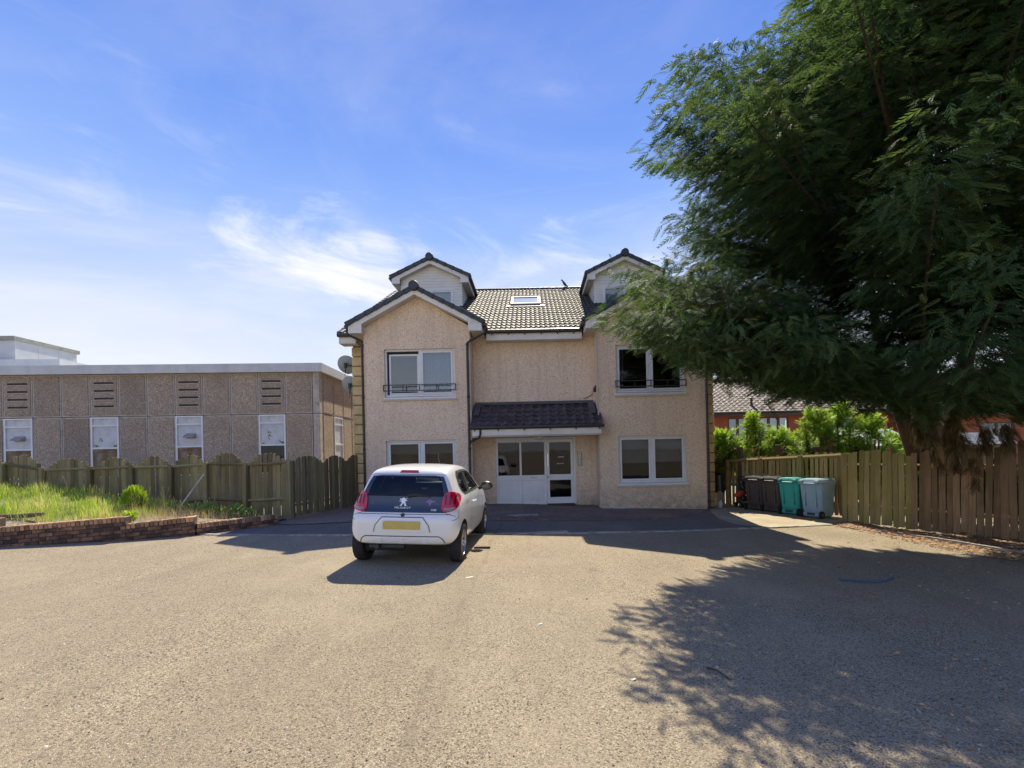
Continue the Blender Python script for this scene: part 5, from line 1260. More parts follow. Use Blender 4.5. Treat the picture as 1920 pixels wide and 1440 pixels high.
for i, (px, py, Y, w_, zb) in enumerate(HEDGE):
    top = P(px, py, Y); g0 = thing('conifer_bush', (top.x, Y, gz(6)), HL[i], 'bush', group='conifer bushes behind the low fence')
    H = top.z-gz(6); tr = MB()
    for k in range(4): a_ = k*1.7+i; tr.tube([(.1*math.cos(a_), .1*math.sin(a_), 0), (.22*math.cos(a_), .22*math.sin(a_), H*.45), (.45*math.cos(a_)*w_, .3*math.sin(a_), H*.8)], [.05, .04, .015], 6)
    tr.build('trunk', 'bark', g0)
    sh_ = []
    for k in range(150):
        z = lerp(zb-.15, H-.05, rng.random()**1.35); t = (z-zb)/(H-zb); r_ = 1.75*w_*(1-.80*max(0, t)**1.2)*rng.uniform(.65, 1.15); a_ = rng.uniform(0, 2*PI)
        sh_.append((np.array([0.1*math.cos(a_), .1*math.sin(a_), z-.25*r_]), np.array([r_*math.cos(a_), r_*.8*math.sin(a_), z+rng.uniform(0, .22)]), .05))
    for k in range(8): a_ = rng.uniform(0, 2*PI); sh_.append((np.array([0, 0, H*.75]), np.array([.2*math.cos(a_), .15*math.sin(a_), H+rng.uniform(-.05, .12)]), .03))
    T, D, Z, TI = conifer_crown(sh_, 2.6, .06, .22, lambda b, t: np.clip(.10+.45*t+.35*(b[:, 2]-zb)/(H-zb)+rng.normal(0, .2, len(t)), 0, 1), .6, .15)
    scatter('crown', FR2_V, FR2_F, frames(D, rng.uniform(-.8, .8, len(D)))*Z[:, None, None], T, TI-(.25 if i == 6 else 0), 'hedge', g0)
# brown clipped stems and stumps under the hedge, just over the fence
dd_ = []
for px in range(1338, 1660, 9):
    p = P(px, 850, 14.6-.0*px); dd_.append((np.array([p.x, p.y+rng.uniform(-.3, .3), .9]), np.array([p.x+rng.uniform(-.25, .25), p.y-.15, rng.uniform(1.35, 1.75)]), .05))
T, D, Z, TI = conifer_crown(dd_, 1.1, .05, .22, lambda b, t: rng.random(len(t)), .7, .2)
tag(scatter('dead_hedge_base', FR2_V, FR2_F, frames(D, rng.uniform(-1, 1, len(D)))*Z[:, None, None], T, TI, 'dead'), 'brown dead clippings and bare stems along the hedge foot above the fence', 'hedge base')['kind'] = 'stuff'
for i, (px, py, r_) in enumerate(((1458, 834, .10), (1532, 838, .14), (1553, 820, .10), (1387, 838, .09))):
    p = P(px, py, 14.2); s_ = MB().tube([(p.x, p.y, -.1), (p.x+.03, p.y, p.z-.3), (p.x, p.y, p.z)], [r_*1.1, r_, r_*.95], 9)
    s_.tube([(p.x, p.y, p.z-.3), (p.x+.2*(-1)**i, p.y-.1, p.z-.05)], [r_*.5, r_*.4], 7)
    tag(s_.build('cut_stump', 'bark'), ['cut stump under the white-blind windows above the low fence', 'thickest sawn stump near the tall post of the low fence', 'slim forked sawn stump below the tallest hedge bush', 'small sawn stump at the left part of the hedge'][i], 'stump', 'sawn hedge stumps')

# ================================================================== WHEELIE BINS
def make_bin(body, lid, label, loc, rz, tilt=0):
    g = thing('wheelie_bin', loc, label, 'bin', rz, 'wheelie bins by the low fence')
    w0, d0, w1, d1, H = .235, .26, .285, .345, .93
    mb = MB(); lv = [(0.03, w0-.02, d0-.02), (.05, w0, d0), (.32, lerp(w0, w1, .33), lerp(d0, d1, .33)), (.62, lerp(w0, w1, .66), lerp(d0, d1, .66)), (.86, w1-.005, d1-.005), (.87, w1+.014, d1+.014), (.905, w1+.014, d1+.014), (.91, w1, d1), (H, w1, d1)]
    nsec = []
    for z, w_, d_ in lv:
        c = .045; nsec.append([(-w_+c, -d_, z), (w_-c, -d_, z), (w_, -d_+c, z), (w_, d_-c, z), (w_-c, d_, z), (-w_+c, d_, z), (-w_, d_-c, z), (-w_, -d_+c, z)])
    vs = [v for s_ in nsec for v in s_]; fs = [(i*8+j, i*8+(j+1) % 8, (i+1)*8+(j+1) % 8, (i+1)*8+j) for i in range(len(lv)-1) for j in range(8)]; fs += [tuple(range(7, -1, -1))]
    mb.add(vs, fs)
    for x in (-.14, .14): mb.box(x-.014, x+.014, -d1-.0, -d0-.01, .30, .86)        # ribs on the back
    mb.box(-.20, .20, -d0-.045, -d0+.02, .06, .15)
    mb.build('body', body, g, smooth=True)
    lb = MB(); c = .06; W_, D_ = w1+.02, d1+.03
    pr = [(-W_+c, -D_), (W_-c, -D_), (W_, -D_+c), (W_, D_-c), (W_-c, D_), (-W_+c, D_), (-W_, D_-c), (-W_, -D_+c)]
    lb.prismz(pr, H-.012, H+.03); lb.prismz([(x*.93, y*.93) for x, y in pr], H+.03, H+.062); lb.prismz([(x*.78, y*.80) for x, y in pr], H+.062, H+.078); lb.box(-.12, .12, D_-.01, D_+.045, H-.006, H+.018)
    for x in (-.2, .2): lb.box(x-.05, x+.05, -D_-.05, -D_+.02, H-.01, H+.045)
    lb.build('lid', lid, g, bevel=.006)
    MB().tube([(-.24, -d1-.07, H-.03), (.24, -d1-.07, H-.03)], .016, 8).tube([(-.2, -d1-.07, H-.03), (-.2, -d1+.02, H-.03)], .014, 6).tube([(.2, -d1-.07, H-.03), (.2, -d1+.02, H-.03)], .014, 6).build('handle', body, g, smooth=True)
    for x in (-.255, .255):
        R_ = Matrix.Translation((x, -d0-.02, .10)) @ Matrix.Rotation(PI/2, 4, 'Y')
        wo = MB().lathe([(.0, -.025), (.055, -.026), (.10, -.024), (.104, -.01), (.104, .01), (.10, .024), (.055, .026), (0, .025)], 18, 0, R_).build('wheel', 'tyre', g, smooth=True)
        MB().lathe([(0, .030), (.045, .029), (.05, .0), (.045, -.029), (0, -.030)], 12, 0, R_).build('hub', 'black', wo)
    MB().box(-.095, .095, -d0-.058, -d0-.04, .085, .145).build('axle_slot', 'black', g)
    return g
RZB = math.radians(-59)
make_bin('binbrown', 'binblack', 'dark brown wheelie bin at the left end of the bin row', (6.66, 13.42, gz(6)), RZB+.1)
make_bin('binbrown', 'binblack', 'brown wheelie bin squeezed between the dark bin and the teal bin', (6.90, 12.92, gz(6)), RZB+.03)
make_bin('binteal', 'binteal', 'teal wheelie bin left of the blue-grey bin', (7.12, 12.36, gz(6)), RZB-.03)
make_bin('binblue', 'binlidblue', 'blue-grey wheelie bin at the right end of the row', (7.36, 11.78, gz(6)), RZB-.05)
# pale swing bin with black top beside the house corner
pb_ = thing('kitchen_bin', (6.02, 14.75, gz(6)), 'pale kitchen bin with black bag draped from its top beside the house corner', 'bin')
MB().lathe([(.0, 0), (.13, 0), (.145, .02), (.19, .62), (.0, .62)], 16).build('body', 'greyplastic', pb_, smooth=True)
mb = MB(); n = 20
for j, (z, r_) in enumerate(((.46, .205), (.60, .212), (.85, .205), (1.02, .20), (1.05, .12))): pass
prof = [(.215, .44), (.212, .62), (.205, .86), (.20, .98), (.14, 1.02), (0, 1.03)]
vs = [(r_*math.cos(2*PI*k/n)*(1+.05*math.sin(k*2.3+i)), r_*math.sin(2*PI*k/n)*(1+.05*math.cos(k*1.7+i)), z+(.05*math.sin(k*1.9) if i == 0 else 0)) for i, (r_, z) in enumerate(prof) for k in range(n)]
mb.add(vs, [(i*n+k, i*n+(k+1) % n, (i+1)*n+(k+1) % n, (i+1)*n+k) for i in range(len(prof)-1) for k in range(n)]); mb.build('black_bag', 'black', pb_, smooth=True)
q = G(1331, 957)
tag(MB().lathe([(0, 0), (.07, 0), (.085, .05), (.08, .16), (.03, .22), (.03, .25), (0, .25)], 12, 0, Matrix.Translation((5.72, 14.0, gz(6))) @ Matrix.Rotation(.15, 4, 'Y')).build('plastic_jug', 'oldwhite', smooth=True), 'small pale plastic jug standing on the path at the house corner', 'jug')
# folded pushchair
pc = thing('pushchair', (6.46, 13.98, gz(6)), 'folded black pushchair with an orange-red footmuff beside the brown bin', 'pushchair', rz=.15)
fr = MB()
for sx in (-.16, .16):
    fr.tube([(sx*.9, -.10, .12), (sx, -.02, .55), (sx*1.0, .05, .88), (sx*.8, -.06, .98), (sx*.55, -.14, .95)], .014, 7); fr.tube([(sx, .16, .10), (sx*.9, .05, .5), (sx*1.0, -.02, .80)], .013, 7)
    fr.tube([(sx, -.06, .35), (-sx, .06, .62)], .011, 6)
fr.tube([(-.16, .05, .86), (.16, .05, .86)], .012, 6).tube([(-.15, -.10, .14), (.15, -.10, .14)], .012, 6).tube([(-.16, .16, .12), (.16, .16, .12)], .012, 6); fr.build('frame', 'black', pc, smooth=True)
fs_ = MB(); 
for i, (z, yv) in enumerate(((.28, 0), (.45, .03), (.62, .01), (.75, .0))): fs_.lathe([(0, -.09), (.10, -.08), (.125, 0), (.10, .08), (0, .09)], 10, 0, Matrix.Translation((.02*(-1)**i, yv, z)) @ Matrix.Scale(.6, 4, (0, 1, 0)))
fs_.build('folded_seat', 'black', pc, smooth=True)
MB().lathe([(0, -.15), (.05, -.14), (.085, -.05), (.09, .05), (.06, .14), (0, .16)], 12, 0, Matrix.Translation((-.22, -.10, .43)) @ Matrix.Rotation(1.25, 4, 'Y')).build('footmuff', 'orange', pc, smooth=True)
for sx in (-.17, .17):
    for yv in (-.12, .17):
        for k in (-.022, .022):
            w_ = MB().lathe([(.03, -.012), (.07, -.014), (.078, 0), (.07, .014), (.03, .012), (.0, .0)], 14, 0, Matrix.Translation((sx+k, yv, .08)) @ Matrix.Rotation(PI/2, 4, 'Y')).build('wheel', 'tyre', pc, smooth=True)
            MB().lathe([(0, -.016), (.022, -.016), (.022, .016), (0, .016)], 8, 0, Matrix.Translation((sx+k, yv, .08)) @ Matrix.Rotation(PI/2, 4, 'Y')).build('hub', 'greyplastic', w_)
# ================================================================== SATELLITE DISHES, BIRD, SMALL THINGS
def sat_dish(px, py, Y, label, rz):
    p = P(px, py, Y); g = thing('satellite_dish', p, label, 'satellite dish', rz, 'satellite dishes on the house side')
    Rm_ = Matrix.Rotation(-PI/2+.42, 4, 'X'); pr = [(0, -.075)]+[(r_, -.075+.075*(r_/.30)**2) for r_ in (.08, .15, .22, .27, .30)]; pr += [(.305, .006), (.29, .008)]+[(r_, -.065+.073*(r_/.30)**2) for r_ in (.22, .15, .08)]+[(0, -.065)]
    MB().lathe(pr, 28, 0, Rm_ @ Matrix.Scale(1.08, 4, (1, 0, 0))).build('dish', 'dish', g, smooth=True)
    MB().tube([(.02, -.06, -.02), (.05, -.16, -.06), (.30, -.16, -.06), (.42, -.10, -.06)], .02, 8).tube([(.03, -.16, -.03), (.03, -.16, -.30)], .018, 8).build('mount_arm', 'black', g, smooth=True)
    MB().box(-.01, .07, -.20, -.13, -.14, .03).build('bracket', 'black', g, bevel=.006)
    MB().tube([(.0, .0, -.30), (.0, .28, -.22)], .011, 6).tube([(.03, -.16, -.3), (-.03, -.12, -.36), (.01, -.1, -.46)], .006, 5).lathe([(0, -.05), (.03, -.05), (.03, .05), (0, .06)], 10, 0, Matrix.Translation((.0, .30, -.20)) @ Matrix.Rotation(-PI/2, 4, 'X')).build('feed_arm', 'black', g)
    MB().box(.42, .46, -.20, .02, -.16, .06).build('wall_plate', 'steel', g)
    return g
sat_dish(651, 684, 14.75, 'upper of two grey satellite dishes on the left side of the flats', -.12)
sat_dish(659, 722, 14.95, 'lower satellite dish on the flats, half hidden behind the stone quoins', -.12)
q = roof_at(P(1059, 541, RY).x, RY); 
bv = MB(); B0 = Matrix.Translation((q.x, RY, RZ+.09))
rings = [(-.13, .02, .012), (-.08, .05, .035), (-.02, .10, .062), (.04, .17, .065), (.08, .23, .045), (.10, .27, .040), (.125, .30, .036), (.15, .305, .018), (.185, .29, .004)]
n = 10; vs = []
for i, (x, z, r_) in enumerate(rings):
    for k in range(n): t = 2*PI*k/n; vs.append(Vector((-x+math.cos(t)*r_*.35*(1 if i < 7 else .2), math.sin(t)*r_, z+math.cos(t)*r_)))
bv.add([B0 @ v for v in vs], [(i*n+k, i*n+(k+1) % n, (i+1)*n+(k+1) % n, (i+1)*n+k) for i in range(len(rings)-1) for k in range(n)]+[tuple(range(n-1, -1, -1)), tuple(range((len(rings)-1)*n, len(rings)*n))])
bv.add([B0 @ Vector(v) for v in ((.12, -.03, .04), (.12, .03, .04), (.26, .025, -.06), (.26, -.025, -.06), (.13, 0, .02), (.25, 0, -.075))], [(0, 1, 2, 3), (0, 4, 5, 3), (1, 4, 5, 2)])
for s_ in (-1, 1): bv.tube([B0 @ Vector((0, s_*.02, .05)), B0 @ Vector((0, s_*.025, -.01))], .006, 5)
tag(bv.build('bird', 'feather', smooth=True), 'small dark bird perched on the roof ridge near the right dormer', 'bird')
# pipe, twig, leaf, scraps
p, q = G(1572, 1088), G(1675, 1085); pts_ = [Vector((lerp(p.x, q.x, t), lerp(p.y, q.y, t)-.14*math.sin(PI*t), gz(lerp(p.x, q.x, t))+.014)) for t in [i/14 for i in range(15)]]
tag(MB().tube(pts_, .012, 8).build('blue_pipe', 'bluepipe', smooth=True), 'curved offcut of dark blue water pipe lying in the shade of the conifer', 'pipe')
p, q = G(1325, 1253), G(1371, 1277); tag(MB().tube([p+Vector((0, 0, .008)), p.lerp(q, .4)+Vector((.01, 0, .02)), q+Vector((0, 0, .006))], [.006, .008, .004], 6).build('twig', 'twig'), 'thin dark twig lying at the edge of the conifer shadow', 'twig')
def scrap(px, py, s_, label, mat='paper', rz=.2):
    p = G(px, py); mb = MB(); n = 8; top = [(s_*math.cos(2*PI*k/n)*random.uniform(.8, 1.1), s_*.45*math.sin(2*PI*k/n)*random.uniform(.7, 1.1), .006+.004*math.sin(k*2.1)) for k in range(n)]
    mb.add(top+[(x*.95, y*.95, z-.003) for x, y, z in top]+[(0, 0, .012), (0, 0, .002)], [(k, (k+1) % n, 2*n) for k in range(n)]+[(n+k, n+(k+1) % n, 2*n+1) for k in range(n)]+[(k, (k+1) % n, n+(k+1) % n, n+k) for k in range(n)])
    o = mb.build('scrap', mat); o.location = p; o.rotation_euler = (0, 0, rz); return tag(o, label, 'litter')
scrap(880, 1083, .062, 'curled pale dry leaf on the tarmac right behind the car'); scrap(1012, 1171, .03, 'tiny white scrap of paper on the open tarmac', 'white'); scrap(1187, 1275, .028, 'small straw-coloured scrap near the ragged shadow edge')
tag(MB().box(-.14, .14, -.02, .02, 0, .03).build('dark_stick', 'twig'), 'short dark flat stick on the tarmac right of the car', 'stick'); bpy.data.objects['dark_stick'].location = G(904, 1028)
p, q = G(1122, 951), G(1176, 952.5)
tag(MB().box(2.0, 2.88, HF-.16, HF-.03, gz(2.4)+.02, gz(2.4)+.06).build('white_board', 'oldwhite'), 'narrow white board lying at the foot of the right wing', 'board')

# ================================================================== BIG CONIFER
TB = np.array([9.5, 10.9, gz(7)])
tree = thing('conifer_tree', tuple(TB), 'huge dark green conifer overhanging the car park and the tall fence', 'tree')
tk = MB()
tk.tube([(0, 0, -.2), (-.06, -.05, 1.2), (-.16, -.1, 2.6), (-.1, 0, 5), (.1, .1, 9), (0, 0, 13.8)], [.36, .30, .27, .22, .13, .02], 12)
tk.tube([(.05, .1, .3), (.35, .05, 1.6), (.75, -.1, 3.2), (1.1, -.2, 6), (1.3, -.1, 9)], [.22, .2, .17, .11, .03], 9)
tk.tube([(-.1, .0, .6), (-.45, -.1, 1.7), (-.95, -.25, 2.9), (-1.5, -.4, 4.6), (-1.9, -.5, 7.5)], [.2, .17, .14, .09, .03], 9)
# outline of the crown as seen from the car park, used to shape the boughs on the open side (photograph pixels)
MASK = [(1512, -60), (1500, -10), (1478, 18), (1430, 38), (1405, 78), (1350, 66), (1300, 76), (1262, 96), (1236, 78), (1180, 70), (1176, 84), (1216, 112), (1222, 150), (1200, 190), (1238, 222), (1206, 268), (1176, 306), (1222, 322), (1296, 334), (1302, 368), (1256, 396), (1238, 418), (1262, 438), (1240, 462), (1262, 492),
        (1246, 516), (1190, 486), (1150, 492), (1128, 520), (1160, 556), (1118, 604), (1118, 622), (1172, 622), (1178, 652), (1212, 640), (1242, 668), (1282, 698), (1316, 680), (1352, 712), (1398, 706), (1450, 736), (1500, 728), (1540, 742), (1590, 732), (1600, 742), (1636, 766), (1660, 740), (1690, 782), (1716, 752), (1752, 792), (1790, 758), (1832, 786), (1870, 750), (1905, 784), (1960, 756), (2600, 756), (2600, -900), (1512, -900)]
MASKN = [(float(a), float(b)) for a, b in MASK]
def allowed(p):
    x, y = proj(p); wob = 34*np.sin(p[:, 2]*4.3+p[:, 1]*1.1)*np.sin(p[:, 2]*10.7+p[:, 0]*1.7)+20*np.sin(p[:, 2]*23+p[:, 1]*5)
    x = x+np.where(y < 690, wob+12, 0); y = y+np.where(y > 640, 24*np.sin(p[:, 0]*6.1+p[:, 1]*3)+14*np.sin(p[:, 0]*17), 0); sx = p[:, 0]-.10*p[:, 2]; sy = p[:, 1]-.875*(p[:, 2]+.15)         # the side away from the car park stays thin: sun reaches the fence foot
    lim = np.interp(sx, [.2, .7, 1.05, 1.9, 3.36, 4.3, 5.3, 7.6, 8.6, 9.2, 10], [4.3, 4.5, 4.9, 5.8, 7.4, 8.5, 8.45, 7.25, 6.9, 9, 30])+.3*np.sin(sx*5.1)*np.sin(sx*11.7+1)
    return (inside_np(x, y, MASKN) | (p[:, 1] < 1.5)) & (sy < lim)
def radius(az, z):
    """reach of the crown from the trunk: az measured from -x (towards the house) turning to -y (towards the camera)"""
    base = np.interp(z, [1.4, 2.2, 3.2, 4.5, 6, 8, 10, 11.5, 13, 14.2], [2.0, 6.8, 9.4, 9.3, 9.0, 8.5, 7.6, 5.2, 2.8, .5])
    k = np.interp(np.abs(np.degrees(az)), [0, 22, 45, 65, 90, 130, 180], [.98, 1.08, 1.12, 1.04, .86, .66, .6]); k2 = np.where(az < 0, np.interp(np.degrees(az), [-180, -90, -45, -20, 0], [.5, .34, .45, .8, .98]), k)
    return base*k2
shoots = []; limbs = []
NL = 310
for i in range(NL+34):
    z = 1.9+11.6*((i+.5)/NL)**1.12
    az = (rng.uniform(-1.0, 1.4), rng.uniform(.5, 2.3), rng.uniform(-.4, 1.2), rng.uniform(.9, 2.6), rng.uniform(-.7, 1.6), rng.uniform(-PI, PI))[i % 6]
    r_ = radius(np.array([az]), np.array([z]))[0]*rng.uniform(.30, 1.0)**.5
    if i >= NL:                                              # the long low boughs reaching out to the right wing
        z = rng.uniform(2.9, 5.2); az = rng.uniform(.26, .60); r_ = radius(np.array([az]), np.array([z]))[0]*rng.uniform(.90, 1.06)
    hd = np.array([-math.cos(az), -math.sin(az), 0])
    zs = max(.9, z-.22*r_-rng.uniform(.0, .5)); p0 = np.array([0, 0, zs]); p1 = hd*r_*.5+np.array([0, 0, lerp(zs, z, .62)+.1]); p2 = hd*r_+np.array([0, 0, z])
    # curve, swept a little sideways
    sw_ = np.cross(hd, [0, 0, 1])*rng.uniform(-.5, .5)
    ts = np.linspace(0, 1, 9); crv = [(1-t)**2*p0+2*t*(1-t)*(p1+sw_)+t*t*p2 for t in ts]
    cq = np.array(crv)+TB; ok = allowed(cq); last = 8
    if z < 2.3 and (~ok[2:]).mean() > .35: continue
    while last > 2 and not ok[last]: last -= 1
    crv = crv[:last+1]; limbs.append(crv)
    run = []
    for j in range(max(3, last)):
        if j >= len(crv): break
        px_, py_ = proj(cq[j:j+1])
        if ok[j] and (py_[0] < 690 or j > 4): run.append(j)
    if len(run) > 2 and az < 1.2: tk.tube([tuple(crv[j]) for j in run], [max(.005, .036*(1-j/9)*(r_/7)) for j in run], 4, caps=False)
    Lc = np.linalg.norm(crv[-1]-crv[0]); crv = np.array(crv)
    nb_ = int(Lc/.115)
    for k in range(nb_):
        t = .24+.76*(k+rng.random())/nb_; s_ = t*(len(crv)-1); j = min(len(crv)-2, int(s_)); base = crv[j]+(crv[j+1]-crv[j])*(s_-j); tang = crv[j+1]-crv[j]; tang = tang/np.linalg.norm(tang)
        side = np.cross(tang, [0, 0, 1]); side /= np.linalg.norm(side)+1e-6; sgn = 1 if k % 2 else -1
        L = (1.25*(1-t)**.7+.34)*rng.uniform(.6, 1.15)*(.75 if z > 10 else 1)
        d = tang*rng.uniform(.55, 1.0)+side*sgn*rng.uniform(.35, 1.0)+np.array([0, 0, rng.uniform(-.30, .16)]); d /= np.linalg.norm(d)
        shoots.append((base, base+d*L, t))

tk.build('trunk', 'bark', tree, smooth=True)
T = []; D = []; Z = []; TI = []
for p, q, t in shoots:
    L = np.linalg.norm(q-p); n = max(3, int(L/.072)); u = (np.arange(n)+rng.random(n))/n; base = p+(q-p)*u[:, None]+rng.normal(0, .05, (n, 3)); dr_ = (q-p)/L; sd_ = np.cross(dr_, [0, 0, 1]); sg = np.where(np.arange(n) % 2, 1, -1)[:, None]
    d = dr_+sd_*sg*rng.uniform(.2, .8, (n, 1))+np.array([0, 0, -.42])*rng.uniform(.2, 1.5, (n, 1))+rng.normal(0, .16, (n, 3))
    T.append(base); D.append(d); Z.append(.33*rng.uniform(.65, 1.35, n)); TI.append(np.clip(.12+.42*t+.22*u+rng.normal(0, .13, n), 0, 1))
T = np.concatenate(T); D = np.concatenate(D); Z = np.concatenate(Z); TI = np.concatenate(TI)
tips = T+D/np.linalg.norm(D, axis=1, keepdims=True)*Z[:, None]*.7
ok = allowed(tips+TB) & allowed(T+TB) & (T[:, 2] > .9)
dist = np.linalg.norm(T+TB-np.array([0, 0, CH]), axis=1); ok &= dist > 4.6
T, D, Z, TI = T[ok], D[ok], Z[ok]*np.clip(dist[ok]/10.5, .52, 1.0), TI[ok]
near = np.nonzero(dist[ok] < 8.2)[0]                          # the boughs nearest the car park carry finer, closer-set sprays
T = np.concatenate([T, T[near]+rng.normal(0, .09, (len(near), 3))]); D = np.concatenate([D, D[near]+rng.normal(0, .35, (len(near), 3))]); Z = np.concatenate([Z, Z[near]]); TI = np.concatenate([TI, np.clip(TI[near]+rng.normal(0, .1, len(near)), 0, 1)])
NSPRAY = len(T)
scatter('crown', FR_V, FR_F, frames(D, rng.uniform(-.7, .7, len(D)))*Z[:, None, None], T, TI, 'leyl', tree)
# brown dead fronds hanging under the boughs round the trunk
ph_ = [(1742, 790, 1758, 866, 8.9), (1770, 790, 1796, 878, 8.7), (1800, 805, 1834, 905, 8.35), (1786, 780, 1800, 830, 8.7), (1842, 790, 1848, 832, 8.3), (1886, 790, 1890, 836, 8.0), (1716, 780, 1722, 822, 9.2)]
T2 = []; D2 = []
for x0, y0, x1, y1, Y in ph_:
    a, b = np.array(P(x0, y0, Y)), np.array(P(x1, y1, Y)); k = 100; t = rng.random(k)
    T2.append(a+(b-a)*t[:, None]+rng.normal(0, .055, (k, 3))*(1-.4*t[:, None])); D2.append(np.array([.12, 0, -1])+rng.normal(0, .28, (k, 3)))
T2 = np.concatenate(T2)-TB; D2 = np.concatenate(D2)
scatter('dead_foliage', FR_V, FR_F, frames(D2, rng.uniform(-PI, PI, len(D2)), np.tile([0, 1.0, .1], (len(D2), 1)))*rng.uniform(.12, .30, len(D2))[:, None, None], T2, rng.random(len(T2)), 'dead', tree)

ug = []  # undergrowth added behind the fence to darken the gaps between planks
for k in range(9):
    c = (9.0+.45*k*.6, 10.6-.62*k, .1); ug.append(c)
T3 = []; D3 = []
for c in ug:
    k = 420; d = rng.normal(size=(k, 3)); d[:, 2] = np.abs(d[:, 2]); d /= np.linalg.norm(d, axis=1, keepdims=True); T3.append(np.array(c)+d*np.array([.55, .55, 1.05])*(rng.random(k)**.35)[:, None]); D3.append(d+rng.normal(0, .4, (k, 3)))
T3 = np.concatenate(T3); D3 = np.concatenate(D3)
o = scatter('undergrowth', FR2_V, FR2_F, frames(D3, rng.uniform(-1, 1, len(D3)))*rng.uniform(.2, .36, len(D3))[:, None, None], T3, rng.uniform(0, .6, len(T3)), 'leyl', kind='stuff')
tag(o, 'added undergrowth darkening the gaps behind the tall fence', 'undergrowth')

# ================================================================== CAR
# body lofted through stations along its length (y forward from the rear bumper), then wheel arches are cut
car = thing('parked_car', (0, 0, 0), 'white three-door hatchback parked tail towards the camera before the left wing', 'car')
#       y    zbot  wbot  wmid  zbelt wbelt zroof wroof ztop
ST = [(0.00, .36, .50, .60, .62, .60, .66, .52, .68),
      (0.035, .33, .60, .715, .66, .70, .72, .60, .735),
      (0.10, .31, .66, .765, .72, .745, .80, .62, .81),
      (0.16, .30, .69, .785, .80, .755, .97, .60, .985),
      (0.22, .30, .70, .795, .84, .765, 1.12, .585, 1.135),
      (0.285, .30, .71, .80, .87, .77, 1.25, .570, 1.265),
      (0.335, .29, .715, .802, .89, .77, 1.345, .555, 1.365),
      (0.42, .28, .72, .804, .91, .77, 1.385, .552, 1.41),
      (0.62, .26, .72, .807, .93, .772, 1.40, .555, 1.435),
      (0.95, .23, .72, .806, .94, .772, 1.415, .560, 1.455),
      (1.35, .20, .72, .803, .94, .77, 1.415, .565, 1.46),
      (1.75, .20, .72, .803, .935, .77, 1.39, .56, 1.44),
      (2.05, .20, .72, .804, .93, .765, 1.335, .55, 1.385),
      (2.35, .20, .72, .806, .925, .755, 1.17, .57, 1.215),
      (2.62, .21, .72, .808, .91, .745, 1.00, .60, 1.035),
      (2.90, .22, .71, .80, .86, .72, .915, .58, .945),
      (3.15, .22, .68, .77, .79, .67, .83, .53, .855),
      (3.32, .24, .60, .70, .70, .59, .735, .46, .755),
      (3.42, .28, .48, .57, .60, .48, .63, .38, .645)]
def half_section(s_):
    y, zb, wb, wm, zbe, wbe, zr, wr, zt = s_
    return [(0, zb), (wb*.6, zb), (wb*.93, zb+.005), (wb+.02, zb+.05), (wm*.985, zb+(.56-zb)*.5), (wm, min(.56, zbe-.06)), (lerp(wm, wbe, .45), zbe-.035 if zbe > .7 else zbe-.02), (wbe, zbe+.01),
            (lerp(wbe, wr, .45), lerp(zbe, zr, .45)), (lerp(wbe, wr, .86), lerp(zbe, zr, .88)), (wr*.955, zr+.0), (wr*.80, lerp(zr, zt, .62)), (wr*.42, lerp(zr, zt, .94)), (0, zt)]
ST = [(y, a, b, c*.985, d, e*(.965 if y < .5 else .98), f-.03*(y > .3)*(y < 2.2), g, h-.035*(y > .3)*(y < 2.2)) for y, a, b, c, d, e, f, g, h in ST]
cvs = []; rowsn = None
for s_ in ST:
    h = half_section(s_); ring = [(x, s_[0], z) for x, z in h]+[(-x, s_[0], z) for x, z in h[-2:0:-1]]; rowsn = len(ring); cvs += ring
cf = [(i*rowsn+j, i*rowsn+(j+1) % rowsn, (i+1)*rowsn+(j+1) % rowsn, (i+1)*rowsn+j) for i in range(len(ST)-1) for j in range(rowsn)]
nv = len(cvs); y0c = [(0, -.012, .52)]; y1c = [(0, 3.455, .47)]
cvs += y0c+y1c
cf += [(j, nv, (j+1) % rowsn) for j in range(rowsn)]+[((len(ST)-1)*rowsn+(j+1) % rowsn, nv+1, (len(ST)-1)*rowsn+j) for j in range(rowsn)]
me = bpy.data.meshes.new('body'); me.from_pydata(cvs, [], cf)
bm = bmesh.new(); bm.from_mesh(me); bmesh.ops.recalc_face_normals(bm, faces=bm.faces); bm.to_mesh(me); bm.free()
body = link('body', me, car); me.materials.append(MT['carwhite']); me.materials.append(MT['seam'])
md = body.modifiers.new('s', 'SUBSURF'); md.levels = 2; md.render_levels = 2
RAX, FAX, WR_ = .47, .47+2.30, .292
def apply(o):
    dg = bpy.context.evaluated_depsgraph_get(); m2 = bpy.data.meshes.new_from_object(o.evaluated_get(dg)); o.modifiers.clear(); old = o.data; o.data = m2; bpy.data.meshes.remove(old)
apply(body); body.data.name = 'body'
shell = BVHTree.FromObject(body, bpy.context.evaluated_depsgraph_get())
cutters = []
for ay in (RAX, FAX):
    for sx in (-1, 1):
        mb = MB(); prof = [(0, 0), (WR_+.045, 0), (WR_+.045, .42), (0, .42)]; mb.lathe([(0.001, 0), (WR_+.048, 0), (WR_+.048, .42), (.001, .42)], 40, 0, Matrix.Translation((sx*.50, ay, WR_+.0)) @ Matrix.Rotation(sx*PI/2, 4, 'Y'))
        c = mb.build('cut', 'seam'); bm = bmesh.new(); bm.from_mesh(c.data); bmesh.ops.remove_doubles(bm, verts=bm.verts, dist=.002); bmesh.ops.recalc_face_normals(bm, faces=bm.faces); bm.to_mesh(c.data); bm.free(); cutters.append(c)
        bo = body.modifiers.new('b', 'BOOLEAN'); bo.operation = 'DIFFERENCE'; bo.object = c; bo.solver = 'EXACT'; bo.material_mode = 'TRANSFER'
